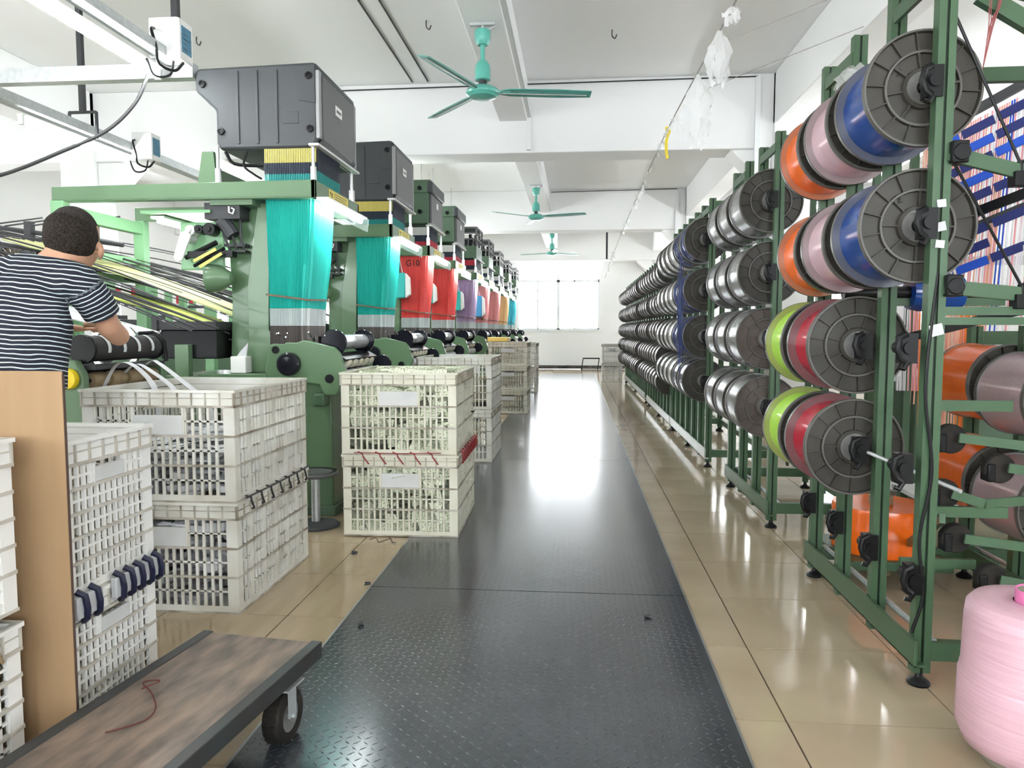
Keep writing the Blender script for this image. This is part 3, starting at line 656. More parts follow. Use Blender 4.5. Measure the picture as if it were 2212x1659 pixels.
def racks():
    R = random.Random(5); r = .205
    # nearest rack with the coloured spools
    ys = 2.763; P = .402; Z = [2.158, 1.674, 1.237, .806]
    t = rack('spool_rack', 'green slotted steel rack at the right front carrying blue, pink, orange and lime spools', 1.262, ys, 3, P, 2.62, [2.158, 1.674, 1.237, .806, .40], 'rack_green', depth=1.2, low=True)
    names = {'blue': 'glossy royal blue', 'pink': 'pale pink', 'orange': 'bright orange', 'red': 'deep red', 'lime': 'lime green'}
    for row in range(4):
        cs = ['blue', 'pink', 'orange'] if row < 2 else ['red', 'lime']
        for i, c in enumerate(cs):
            k = i if row < 2 else i+1
            spool(1.222 if row < 2 else 1.172, ys+P*k+.052, Z[row], r, .315, .176 if c != 'red' else .170, 'yarn_'+c, 'flange',
                  '%s yarn spool in the %s row of the nearest rack' % (names[c], RW4[row]), 'coloured spools on the nearest rack', tilt=R.uniform(-.3, .3))
    # arms with black discs on the near end of this rack
    for j, (x, z, x2, z2, hk) in enumerate(((.02, 1.91-.0, .42, 1.80, 1), (.02, 1.452, .46, 1.405, 1))):
        a = MB().bar((x, -.02, z), (x2, -.02, z2), .02, .05).build('guide_arm', 'rack_green', t, smooth=0, bevel=.003)
        MB().box(x-.0, x+.055, -.05, .02, z-.035, z+.04).cyl((x+.03, -.055, z), (x+.03, .02, z), .03, 14).build('arm_clamp', 'black_plastic', a, bevel=.004)
        hx = x+.6*(x2-x)-.03; hz = z+.6*(z2-z)-.02
        MB().box(hx, hx+.06, -.045, .005, hz-.03, hz+.02).tube([(hx+.03, -.02, hz), (hx+.025, -.02, hz+.05), (hx+.05, -.02, hz+.055)], .012, 8).build('hook', 'black_plastic', a, bevel=.004)
        MB().tube([(hx+.02, -.03, hz+.05), (-.02+.05+.0, -.01, hz+.55 if j == 0 else hz+.5)], .005, 6).build('cord', 'black_plastic', a)
        MB().bar((x2-.12, -.02, z2-.02), (x2-.42, .5, z2-.16), .012, .035).build('brace', 'black_plastic', a, smooth=0)
    MB().box(.03, 1.2, -.022, .022, 1.318-.0, 1.345).box(.03, 1.2, -.022, .022, 1.352, 1.382).build('cross_beam', 'rack_green', t, smooth=0)
    MB().bar((.10, -.02, 2.44), (.75, -.02, 1.98+.05), .03, .055).build('brace', 'rack_green', t, smooth=0)
    MB().bar((-.02, 0, 2.63), (.16, -.02, 2.42), .03, .05).build('brace', 'rack_green', t, smooth=0)
    for (dx, dy, z, ln) in ((.165, .14, .888, .28), (.345, .14, .777, .25), (.15, .14, .676, .10), (.2, .14, .505, .30), (.335, .14, .35, .25)):
        a = MB().bar((dx, dy-.02, z+.01), (dx+ln, dy-.05, z-.02), .012, .035).bar((dx+ln, dy-.05, z-.02), (dx+ln+.3, dy+.1, z-.03), .012, .035).build('guide_arm', 'rack_green', t, smooth=0)
        MB().lathe([(0, -.02), (.052, -.02), (.056, -.014), (.056, .014), (.052, .02), (0, .02)], (dx-.01, dy+.03, z), 'y', 28).build('guide_disc', 'black_rubber', a)
        MB().box(dx-.06, dx-.03, dy, dy+.06, z-.05, z+.02).build('disc_mount', 'black_plastic', a, bevel=.006)
    for (z, y) in ((1.02, .1), (.62, .1), (.36, .3)):
        MB().box(.05, .34, y, y+.02, z-.02, z+.02).build('guide_arm', 'rack_green', t, smooth=0)
    MB().tube(catmull([(.0, -.02, 1.5), (-.03, -.03, 1.1), (.0, -.035, .8), (-.03, -.03, .55), (-.01, -.03, .35), (-.04, -.02, .2)], 8), .006, 6).build('cable', 'black_plastic', t)
    MB().tube([(-.07, .36, .80), (.12, .0, .72)], .008, 8).build('spindle', 'galvanised', t)
    for (z, w_) in ((1.74, .03), (1.66, .035), (1.60, .03), (1.30, .045)):
        MB().obox((.0, -.026, z), (w_, .004, w_*.9), (0, random.uniform(-.3, .3), 0)).build('tape_scrap', 'clear_tape', t, smooth=0)
    # handwritten numbers on two flanges
    for (txt, x, z, rot) in (('79', 1.125, 2.205, .25), ('42', 1.15, 1.755, -.35)):
        handwriting(txt, .04, t, (x-1.262, .052+.009, z), (PI/2, rot, 0))
    # second rack, silver-grey spools
    P2 = .425; y2 = 4.95
    rack('spool_rack', 'green rack of twelve silver-grey spools right behind the coloured spools', 1.285, y2, 3, P2, 2.56, [2.135, 1.674, 1.245, .795], 'rack_green')
    for row in range(4):
        for i in range(3):
            spool(1.25, y2+P2*i+.045, [2.135, 1.674, 1.245, .795][row], r, .34, .198, 'yarn_grey', 'flange_brown' if row > 1 else 'flange',
                  'silver-grey spool, %s from the front, %s row of the second rack' % (ORD[i], RW4[row]), 'silver-grey spools on the second rack', tilt=R.uniform(-.4, .4))
    # third rack: navy strands at its near end, then silver and white
    y3 = 7.12; t3 = rack('spool_rack', 'third green rack with navy strands hanging from its front spools', 1.25, y3, 6, P2, 2.52, [2.15, 1.68, 1.24, .82], 'rail_silver')
    cols3 = ['yarn_navy', 'yarn_navy', 'yarn_white', 'yarn_white', 'yarn_silver', 'yarn_silver']
    nm3 = ['navy', 'navy', 'off-white', 'off-white', 'silver', 'silver']
    for row in range(4):
        for i in range(6):
            s_ = spool(1.205, y3+P2*i+.04, [2.15, 1.68, 1.24, .82][row], r, .345, .195, cols3[i], 'flange',
                  '%s yarn spool, %s from the front, %s row of the third rack' % (nm3[i], ORD[i], RW4[row]), 'spools on the third rack', detail=i < 3, tilt=R.uniform(-.4, .4))
            if i < 2 and row < 3:
                b = MB()
                for k in range(9):
                    y = .05+.27*R.random(); dy = R.uniform(-.05, .05); a0 = R.uniform(0, 1)
                    b.tube([(-math.cos(a)*.199*(1+.03*math.sin(3*a+k)), y+dy*a, math.sin(a)*.199) for a in [x*.35-1.2 for x in range(9)]], .003, 5)
                b.build('loose_strand', 'strand_navy', s_)
    b = MB()
    for k in range(16):
        y = y3+.10+R.random()*.3; x = 1.01+R.uniform(-.01, .02); z0, z1 = R.uniform(1.7, 2.1), R.uniform(.85, 1.2)
        b.tube(catmull([(x, y, z0), (x-.01, y+R.uniform(-.03, .03), (z0*2+z1)/3), (x+R.uniform(-.015, .0), y+R.uniform(-.05, .05), (z0+z1*2)/3), (x, y+R.uniform(-.03, .03), z1)], 4), .0028, 5)
    tag(b.build('navy_strands', 'strand_navy'), 'loose navy strands hanging down the front spools of the third rack', 'strands', kind='stuff')
    # far racks, five rows of smaller spools
    rows5 = [2.07, 1.66, 1.29, .95, .62]; rr = .168
    for (ri, y0, n, pt, nm) in ((4, 9.75, 8, .385, 'fourth'), (5, 13.35, 13, .41, 'fifth')):
        rack('spool_rack', '%s green rack along the aisle with five rows of silver spools' % nm, 1.245, y0, n, pt, 2.36, rows5, 'rail_silver', brackets=False)
        for row in range(5):
            for i in range(n):
                ym = R.choice(['yarn_silver', 'yarn_silver', 'yarn_white', 'yarn_grey', 'yarn_white', 'yarn_white', 'yarn_silver', 'yarn_black'] if ri == 4 else ['yarn_silver', 'yarn_white', 'yarn_grey', 'yarn_silver'])
                cn = {'yarn_silver': 'silver', 'yarn_white': 'off-white', 'yarn_grey': 'grey', 'yarn_black': 'black'}[ym]
                spool(1.195, y0+pt*i+.03, rows5[row], rr, pt-.06, rr-.012 if ym != 'yarn_black' else .13, ym, 'flange', '%s spool, %s from the front, %s row of the %s rack' % (cn, ORD[i], RW5[row], nm), 'spools on the %s rack' % nm, detail=False)
racks()
def right_side():
    R = random.Random(9)
    # rear file of spools behind the nearest rack
    fr = rack('spool_rack', 'green frame behind the nearest rack holding large orange and mauve spools', 2.045, 3.12, 2, .45, 1.32, [1.05, .62], 'rack_green', depth=.5)
    for z, nm in ((1.045, 'upper'), (.585, 'lower')):
        spool(2.0, 3.60, z, .19, .38, .182, 'yarn_orange', 'flange', '%s large orange spool at the right edge behind the nearest rack' % nm, 'large spools behind the nearest rack')
        spool(2.0, 3.17, z-.03, .19, .38, .184, 'yarn_mauve', 'flange', '%s mauve thread spool at the right edge in front of an orange one' % nm, 'large spools behind the nearest rack')
    # orange package low on the floor behind the rack
    pk = thing('orange_yarn_package', 'wide flat orange yarn package low down behind the nearest rack', 'yarn package', (1.62, 4.05, 0.0))
    MB().lathe([(.05, .14), (.235, .14), (.24, .16), (.24, .36), (.235, .38), (.05, .38)], (0, 0, 0), 'z', 40).build('winding', 'yarn_orange', pk)
    MB().lathe([(0, .0), (.06, .0), (.06, .42), (.05, .42), (.05, .01), (0, .01)], (0, 0, 0), 'z', 20).build('core', 'cork', pk)
    MB().box(-.26, .26, -.26, .26, .09, .138).build('stand', 'rack_green', pk, bevel=.004)
    # pink cone at the right front
    pc = thing('pink_yarn_cone', 'big pale pink yarn package standing on the floor at the right front', 'yarn package', (1.365, 2.255, 0))
    w = MB().lathe([(.05, .04), (.15, .04), (.185, .06), (.205, .11), (.203, .262), (.199, .272), (.198, .276), (.199, .280), (.196, .29), (.192, .44), (.188, .475), (.172, .494), (.12, .502), (.068, .498)], (0, 0, 0), 'z', 56)
    w.build('winding', 'pink_cone', pc, smooth=60)
    MB().lathe([(.066, .01), (.064, .535), (.06, .535), (.06, .01)], (0, 0, 0), 'z', 32).build('core_tube', 'pink_tube', pc)
    MB().lathe([(.0595, .02), (.0595, .53), (.0, .025)], (0, 0, 0), 'z', 32).build('core_inside', 'tube_inside', pc)
    MB().lathe([(.0, 0), (.13, 0), (.14, .02), (.13, .04), (.0, .04)], (0, 0, 0), 'z', 32).build('bottom_pad', 'tube_inside', pc)
    # coloured warp sheets of the machines behind: each sheet a thing of separate strands
    def sheet(name, label, a, b, c, d, n, mats, w, gapless=.7):
        """strands from edge a-b (top) to edge c-d (bottom)"""
        a, b, c, d = map(Vector, (a, b, c, d)); m = MB()
        ms = [q for q in mats]; names = sorted(set(ms))
        for i in range(n):
            t = (i+.5)/n; m.mat(names.index(ms[min(len(ms)-1, int(t*len(ms)))]))
            p = a.lerp(b, t)+Vector((0, R.uniform(-.02, .02), 0)); q = c.lerp(d, t)+Vector((R.uniform(-.01, .01), 0, 0))
            m.bar(p, q, w, w*.5, up=(0, 1, 0))
        o = m.build(name, names, smooth=0); return tag(o, label, 'warp threads', kind='stuff')
    sheet('warp_sheet', 'bright orange warp threads hanging beside the nearest rack at mid height', (2.02, 4.6, 1.40), (2.32, 4.5, 1.40), (1.98, 4.45, .30), (2.22, 4.35, .30), 44, ['sheet_orange', 'sheet_peach', 'sheet_orange'], .006)
    sheet('warp_sheet', 'peach and pink warp threads hanging left of the orange ones', (1.85, 5.3, 2.0), (2.45, 5.1, 2.1), (1.85, 5.2, .9), (2.4, 5.0, .9), 60, ['sheet_pink', 'sheet_peach', 'sheet_white', 'sheet_pink', 'sheet_grey'], .007)
    sheet('warp_sheet', 'pale grey warp threads above the orange spools at the right edge', (2.35, 4.2, 1.75), (3.0, 3.9, 1.75), (2.35, 4.1, 1.0), (3.0, 3.8, 1.0), 50, ['sheet_grey', 'sheet_white'], .005)
    # thread rack: rows of dark slats, sloping up to the right, that spread the warp threads
    cn = thing('thread_rack', 'sloping rack of dark blue slats holding the coloured warp threads at upper right', 'thread rack', (2.45, 5.6, 0))
    e = Vector((1.9, -2.0, 0)).normalized()
    def along(u, z, off=0): return Vector((u*e.x, u*e.y+off, z))
    for k in range(9):
        z0 = 2.54-.115*k
        for j in range(10):
            if R.random() < .10: continue
            u = .02+j*.21
            MB().bar(along(u, z0+u*.36, -.03), along(u+.19, z0+(u+.19)*.36, -.03), .012, .058).build('slat', 'sheet_navy' if R.random() < .6 else 'sheet_blue', cn, smooth=0)
    for u in (-.05, 2.15): MB().bar(along(u, 0, .03), along(u, 2.72+u*.36, .03), .05, .05).build('upright', 'rack_green', cn, smooth=0)
    MB().bar(along(-.1, 2.62, .03), along(2.2, 2.70+2.2*.36, .03), .03, .06).build('top_bar', 'dark_iron', cn, smooth=0)
    MB().bar(along(-.1, 1.85, .03), along(2.2, 1.85+2.2*.36, .03), .03, .04).build('top_bar', 'dark_iron', cn, smooth=0)
    cl = ['sheet_peach', 'sheet_peach', 'sheet_pink', 'sheet_white', 'sheet_blue', 'sheet_pink', 'sheet_violet', 'sheet_blue', 'sheet_pink', 'sheet_white', 'sheet_blue', 'sheet_peach']
    names = sorted(set(cl)); m = MB()
    for i in range(150):
        u = 2.1*i/150; m.mat(names.index(R.choice(cl[max(0, int(u/2.1*12)-1):int(u/2.1*12)+2])))
        m.bar(along(u, 2.60+u*.36, -.005), along(u*.97+.02, .7+R.uniform(0, .8), .15), .009, .004, up=(0, 1, 0))
    tag(m.build('warp_sheet', names, smooth=0, loc=(2.45, 5.6, 0)), 'hanging blue, pink and white warp threads on the sloping rack at upper right', 'warp threads', kind='stuff')
    # machine behind: green table with pale machine parts
    mc = thing('warping_machine', 'pale green machine seen through the threads at the right', 'machine', (3.4, 6.2, 0))
    MB().box(-.9, .9, -.5, .5, .1, .9).build('cabinet', 'loom_green_dull', mc, bevel=.02)
    for x in (-.8, 0, .8): MB().box(x-.03, x+.03, -.52, -.46, .0, 1.9).build('upright', 'loom_green_pale', mc, smooth=0)
    for z in (1.2, 1.5, 1.8): MB().box(-.85, .85, -.53, -.50, z-.03, z+.03).build('rail', 'white_metal', mc, smooth=0)
    for x in (-.5, .3): MB().lathe([(0, -.2), (.16, -.2), (.16, .2), (0, .2)], (x, -.2, 1.06), 'x', 28).build('beam_roll', 'sheet_maroon', mc)
    # low table with a paper sheet, blue and maroon packages on the arms behind the rack
    MBt = thing('low_bench', 'pale low bench under the frame behind the nearest rack', 'bench', (2.45, 4.5, 0))
    MB().box(-.45, .45, -.35, .35, .30, .33).build('top', 'crate_panel', MBt, bevel=.004)
    for x in (-.4, .4):
        for y in (-.3, .3): MB().box(x-.02, x+.02, y-.02, y+.02, 0, .30).build('leg', 'rack_green', MBt, smooth=0)
    bl = thing('blue_yarn_package', 'dark blue yarn package lying behind the nearest rack under its second row', 'yarn package', (1.62, 3.55, 1.47))
    MB().lathe([(.03, -.11), (.075, -.11), (.085, -.07), (.085, .07), (.075, .11), (.03, .11)], (0, 0, .0), 'x', 28).build('winding', 'yarn_blue', bl)
    MB().cyl((-.4, 0, 0), (.25, 0, 0), .03, 14).build('core', 'black_plastic', bl)
    # bracket plate of that package joins it to the rack frame
    MB().box(-.39, .3, -.02, .02, -.06, -.025).build('holder', 'rack_green', bl, smooth=0)
    # red thread hank hanging from the rack top
    b = MB()
    for k in range(10):
        x = 1.40+R.uniform(-.012, .012)
        b.tube(catmull([(x, 2.72, 2.47), (x+R.uniform(-.02, .02), 2.72+R.uniform(-.02, .02), 2.40), (1.40+R.uniform(-.008, .008), 2.74, 2.33), (1.395, 2.77, 2.20)], 4), .0015, 4)
    tag(b.build('thread_hank', 'thread_dusty'), 'thin dusty red thread hank hanging from the top of the nearest rack', 'thread')
    # crumpled film bag caught on the top rail
    b = MB(); n = 14; rings = []
    for i in range(7):
        rr = [.01, .05, .06, .055, .06, .04, .005][i]; rings.append([(1.205+rr*math.cos(a)*R.uniform(.7, 1.2), 3.62-.05*i+rr*.4*R.uniform(-1, 1), 2.43-.01*i+rr*math.sin(a)*R.uniform(.7, 1.2)) for a in [2*PI*k/n for k in range(n)]])
    b.add([p for r_ in rings for p in r_], [(i*n+k, i*n+(k+1) % n, (i+1)*n+(k+1) % n, (i+1)*n+k) for i in range(6) for k in range(n)])
    tag(b.build('film_bag', 'film', smooth=0), 'crumpled clear film wrapped on the top rail of the nearest rack', 'bag')
right_side()

# ================================================================== LOOMS
def harness_loft(levels, n=40, amp=.012, fold=None):
    """pleated closed curtain; levels = [(z, x0, x1, y0, y1, fold amount)]"""
    vs = []; fs = []; k = 0
    for (z, x0, x1, y0, y1, fo) in levels:
        ring = []
        per = [(0, n), (1, n//2), (2, n), (3, n//2)]
        for side, m in per:
            for i in range(m):
                t = i/m; zig = amp*(1 if i % 2 else -1)*(0.5 if side in (0, 2) else .8)
                if side == 0:
                    x = x0+(x1-x0)*t; f = fo*math.sin(t*PI*6)*max(0, t-.25)/.75
                    ring.append((x, y0+zig+f, z))
                elif side == 1:
                    ring.append((x1-zig+fo*.3*math.sin(t*PI*8), y0+(y1-y0)*t, z))
                elif side == 2: ring.append((x1-(x1-x0)*t, y1-zig, z))
                else: ring.append((x0+zig, y1-(y1-y0)*t, z))
        k = len(ring); vs += ring
    for j in range(len(levels)-1):
        for i in range(k): a, b = j*k+i, j*k+(i+1) % k; fs.append((a, b, b+k, a+k))
    return MB().add(vs, fs)
def loom_parts():
    """meshes shared by all jacquard looms; local origin = front lower near corner (x=0 front, x<0 towards the back, y along the aisle)"""
    K = {}
    def k(name, mb, m, bevel=0, smooth=30, parent=None, fix=True): K[name] = (mb.mesh(name.split('#')[0], m, smooth, fix), bevel)
    # side cheeks
    P = [(-.373, 1.049), (-.346, 1.191), (-.316, 1.207), (-.24, 1.204), (-.223, 1.217), (-.153, 1.214), (-.107, 1.23), (-.087, 1.23), (.113, 1.182), (.145, 1.147), (.192, 1.013), (.123, .855), (.034, .854), (.004, .93), (-.2, .95), (-.373, .97)]
    k('side_cheek', MB().prism(P, 'y', 0, .05), 'loom_green', .008)
    k('knob', MB().lathe([(0, -.05), (.066, -.05), (.078, -.04), (.08, 0), (0, 0)], (-.2, 0, 1.069), 'y', 40).lathe([(0, -.054), (.02, -.053), (.05, -.05)], (-.2, 0, 1.069), 'y', 24), 'black_gloss')
    k('bolt', MB().lathe([(.016, -.006), (.026, -.006), (.026, .002), (.016, .002)], (-.297, 0, 1.165), 'y', 20, closed=True).lathe([(0, -.002), (.016, -.003), (.016, .0)], (-.297, 0, 1.165), 'y', 20), 'black_plastic')
    k('bolt#2', MB().lathe([(.017, -.006), (.030, -.006), (.030, .002), (.017, .002)], (.076, 0, .97), 'y', 20, closed=True).lathe([(0, -.001), (.017, -.001), (.017, .0)], (.076, 0, .97), 'y', 20), 'black_plastic')
    k('base_cabinet', MB().box(-.62, .06, .09, .83, .06, .97), 'loom_green', .012)
    k('plinth', MB().box(-.66, .08, .07, .85, .0, .07), 'loom_green_dull', .006)
    k('chute', MB().box(-.03, .05, -.03, .09, .78, .87), 'rack_green', .015)
    k('bench', MB().box(-.85, -.36, -.02, .88, .93, 1.00).box(-.80, -.40, -.03, -.02, .945, .955).box(-.80, -.40, -.03, -.02, .97, .978), 'loom_green', .008)
    # take-up rollers between the cheeks
    k('takeup_disc', MB().lathe([(0, 0), (.085, 0), (.09, .006), (.09, .02), (.085, .026), (0, .026)], (.085, .07, 1.215), 'y', 36), 'black_gloss')
    k('takeup_disc#2', MB().lathe([(0, 0), (.085, 0), (.09, .006), (.09, .02), (.085, .026), (0, .026)], (.085, .76, 1.215), 'y', 36), 'black_gloss')
    k('takeup_roller', MB().lathe([(0, .09), (.053, .09), (.053, .44), (.051, .445), (.053, .45), (.053, .77), (0, .77)], (.085, 0, 1.215), 'y', 28), 'silver_foil')
    k('roller_cover', MB().prism([(.03, 1.11), (.06, 1.14), (.13, 1.13), (.18, 1.10), (.175, 1.085), (.12, 1.11), (.06, 1.12)], 'y', .05, .82), 'black_plastic')
    for r_, (x, z) in enumerate(((.14, 1.075), (.15, .985))):
        m = MB()
        m.cyl((x, .06, z), (x, .82, z), .012, 10)
        k('roll_shaft#%d' % r_, m, 'black_plastic')
        for i in range(5):
            y = .12+i*.14; k('band_roll#%d%d' % (r_, i), MB().lathe([(.012, -.05), (.034, -.05), (.040, -.035), (.042, 0), (.040, .035), (.034, .05), (.012, .05)], (x, y+.03, z), 'y', 18), 'roll_pale' if r_ == 0 else 'tape_white')
    k('roller_backing', MB().box(.0, .07, .06, .82, .90, 1.12), 'black_plastic')
    k('handwheel', MB().lathe([(0, 0), (.07, 0), (.075, .01), (.075, .03), (.06, .035), (0, .035)], (.20, .89, 1.03), 'y', 28), 'black_gloss')
    # column and braces
    k('column', MB().prism([(-.725, 2.20), (-.45, 2.20), (-.45, 1.9), (-.49, 1.5), (-.50, 1.0), (-.725, 1.0), (-.70, 1.5)], 'y', .22, .36), 'loom_green', .006)
    k('column_fin', MB().prism([(-.47, 2.18), (-.385, 2.18), (-.41, 1.30), (-.35, 1.25), (-.35, 1.0), (-.56, 1.0), (-.56, 1.6)], 'y', .16, .20), 'loom_green', .004)
    k('column#2', MB().prism([(-.725, 2.20), (-.45, 2.20), (-.49, 1.5), (-.50, 1.0), (-.725, 1.0)], 'y', .62, .76), 'loom_green', .006)
    for i, (x, z) in enumerate(((-.37, 1.08), (-.37, 1.16), (-.39, 1.45))): k('bolt#c%d' % i, MB().lathe([(0, -.004), (.009, -.004), (.009, 0)], (x, .16, z), 'y', 10), 'black_plastic')
    # gantry platform
    k('gantry_beam', MB().prism([(-1.87, 2.19), (0, 2.19), (0, 2.305), (-1.87, 2.285)], 'y', 0, .03).box(-1.87, 0, .0, .07, 2.185, 2.2), 'loom_green', .004)
    k('gantry_beam#2', MB().box(-1.87, 0, .97, 1.0, 2.19, 2.30), 'loom_green', .004)
    k('gantry_front', MB().box(-.03, .0, .0, 1.0, 2.185, 2.305), 'loom_green', .004)
    k('gantry_cross', MB().box(-.75, -.45, .03, .97, 2.15, 2.19).box(-.55, -.45, .03, .97, 2.19, 2.30), 'loom_green')
    k('gantry_tray', MB().box(-1.25, -.75, .03, .97, 2.10, 2.12), 'loom_green_pale')
    k('warning_label', MB().box(.0005, .0015, .28, .72, 2.20, 2.295), 'sticker_yellow', 0, 0)
    t = MB()
    t.prism([(.33, 2.275), (.36, 2.275), (.345, 2.215)], 'x', .0014, .0018).prism([(.30, 2.28), (.325, 2.28), (.31, 2.24)], 'x', .0014, .0018)
    for j in range(4): t.box(.0014, .0018, .40, .68-.03*(j % 2), 2.275-.016*j, 2.280-.016*j)
    k('label_print', t, 'sticker_ink', 0, 0)
    # lamp under the gantry front with its acrylic flap
    k('lamp_tray', MB().box(.0, .085, .02, .95, 2.178, 2.192), 'white_metal')
    k('lamp_tube', MB().cyl((.045, .05, 2.155), (.045, .90, 2.155), .017, 8), 'tube_light')
    k('lamp_flap', MB().prism([(.085, 2.18), (.075, 2.08), (.08, 2.08), (.09, 2.18)], 'y', .0, .97), 'acrylic')
    k('lamp_tray#2', MB().box(-1.22, -1.12, .1, .9, 2.078, 2.095), 'white_metal')
    k('lamp_tube#2', MB().cyl((-1.17, .12, 2.062), (-1.17, .88, 2.062), .016, 8), 'tube_light')
    # back frame
    for i, y in enumerate((0.02, .98)): k('back_post#%d' % i, MB().box(-1.87, -1.78, y-.04, y+.04, .0, 2.19), 'loom_green_pale', .004)
    k('back_beam', MB().box(-1.86, -1.79, .02, .98, 2.08, 2.17), 'loom_green_pale', .004)
    k('back_rail#1', MB().box(-1.85, -1.81, .02, .98, 1.83, 1.88), 'loom_green_pale'); k('back_rail#2', MB().box(-1.85, -1.81, .02, .98, 1.68, 1.73), 'loom_green_pale')
    # feed head: green plate with rollers and a lever
    k('feed_plate', MB().box(-1.02, -.70, .12, .14, 1.72, 2.05), 'loom_green_pale', .01)
    for i, (x, z, r_) in enumerate(((-.90, 1.985, .034), (-.84, 1.99, .03), (-.765, 1.99, .042), (-.93, 1.94, .04))):
        k('feed_roller#%d' % i, MB().lathe([(0, 0), (r_*.4, 0), (r_*.45, .012), (r_, .012), (r_, .1), (0, .1)], (x, .02, z), 'y', 20), ['white_metal', 'black_plastic', 'black_plastic', 'white_metal'][i])
    k('feed_lever', MB().prism([(-.95, 1.965), (-.90, 1.975), (-.88, 1.94), (-.945, 1.78), (-.98, 1.765), (-1.005, 1.79), (-1.0, 1.82)], 'y', .0, .018), 'white_metal', .004)
    k('feed_bracket', MB().box(-.92, -.60, .03, .10, 1.80, 1.84).tube([(-.95, .06, 1.80), (-.72, .05, 1.90)], .018, 8).tube([(-.88, .04, 1.74), (-.66, .04, 1.86)], .012, 8), 'black_plastic')
    k('feed_finger#1', MB().bar((-.86, .0, 1.77), (-.70, .0, 1.85), .008, .02), 'cord_yellow'); k('feed_finger#2', MB().bar((-.82, .0, 1.73), (-.66, .0, 1.82), .008, .02), 'cord_yellow')
    k('feed_horn', MB().lathe([(.0, -.02), (.10, 0), (.09, .08), (.04, .16), (0, .17)], (-.80, .1, 1.66), 'x', 20), 'loom_green')
    k('reed_box', MB().box(-1.15, -.74, .06, .8, 1.10, 1.30), 'black_plastic', .008)
    k('reed_cover', MB().box(-1.17, -.74, .05, .82, 1.30, 1.36).box(-1.2, -1.16, .03, .07, 1.05, 1.40), 'dark_iron', .004)
    k('leg_bracket', MB().box(-1.02, -.92, .0, .06, .95, 1.20), 'loom_green', .004)
    k('back_cabinet', MB().box(-1.16, -.86, -.02, .84, .0, .98), 'loom_green', .006)
    # heddle mechanism below the harness
    m = MB(); R = random.Random(2)
    for i in range(16): m.box(-.35+R.uniform(-.05, .25), -.32+R.uniform(-.02, .3), .06+.04*i, .085+.04*i, 1.14+R.uniform(0, .04), 1.24+R.uniform(-.03, .05))
    k('heddle_box', m, 'black_plastic'); 
    m = MB()
    for i in range(14): x = R.uniform(-.33, .03); m.cyl((x, .06+R.random()*.7, 1.19), (x, .06+R.random()*.1, 1.25+R.random()*.04), .006, 6)
    k('heddle_pins', m, 'chrome')
    # motor lump and wiring on the column
    m = MB().box(-.80, -.55, .05, .2, 2.06, 2.17).tube([(-.70, .1, 2.06), (-.62, .1, 1.95)], .05, 10)
    for i in range(3): m.tube([(-.70+.06*i, .12, 2.1), (-.69+.06*i, .1, 1.95), (-.66+.05*i, .14, 1.84)], .009, 6)
    m.box(-.70, -.55, .12, .20, 1.88, 1.90).box(-.70, -.55, .12, .2, 1.84, 1.855)
    k('motor', m, 'dark_iron')
    k('motor_hook', MB().tube([(-.62, .04, 2.14), (-.615, .03, 2.10), (-.59, .03, 2.09), (-.58, .035, 2.12), (-.60, .035, 2.13)], .006, 6), 'sticker_white')
    # head supports
    for i, (x, y) in enumerate(((-.03, .06), (-.03, .92), (-.70, .06), (-.70, .92))):
        k('support_rod#%d' % i, MB().cyl((x, y, 2.30), (x, y, 2.55), .012, 10).cyl((x, y, 2.30), (x, y, 2.40), .022, 10), 'chrome')
    k('support_stand', MB().box(-.80, -.70, .1, .9, 2.29, 2.40).prism([(-.86, 2.29), (-.72, 2.29), (-.74, 2.52), (-.82, 2.52)], 'y', .08, .11), 'loom_green')
    k('support_bar', MB().box(-.05, .02, .03, .97, 2.535, 2.55), 'white_metal')
    m = MB().tube(catmull([(-.5, .08, 2.52), (-.52, .07, 2.42), (-.45, .07, 2.36), (-.40, .08, 2.33)], 4), .008, 6).tube(catmull([(-.66, .1, 2.52), (-.6, .1, 2.44), (-.4, .1, 2.42)], 4), .012, 6)
    k('wiring', m, 'black_plastic')
    return K
def cords(top_mat, bot_mat):
    b = MB()
    for i in range(30):
        x = -.375+i*.0122
        b.mat(0).bar((x, .085, 2.53), (x+.001, .08, 2.435), .0075, .006); b.mat(1).bar((x, .08, 2.435), (x, .082, 2.36), .008, .007); b.mat(2).bar((x, .082, 2.36), (x, .085, 2.24), .0075, .006)
    for i in range(24):
        y = .10+i*.020
        b.mat(1).bar((-.012, y, 2.53), (-.012, y, 2.46), .006, .006); b.mat(1).bar((-.012, y, 2.46), (-.014, y, 2.38), .009, .009); b.mat(2).bar((-.014, y, 2.38), (-.02, y, 2.24), .008, .007)
    b.mat(1).box(-.36, -.03, .12, .58, 2.24, 2.53)
    return b.mesh('cord_comb', [top_mat, 'cord_dark', bot_mat], 0)
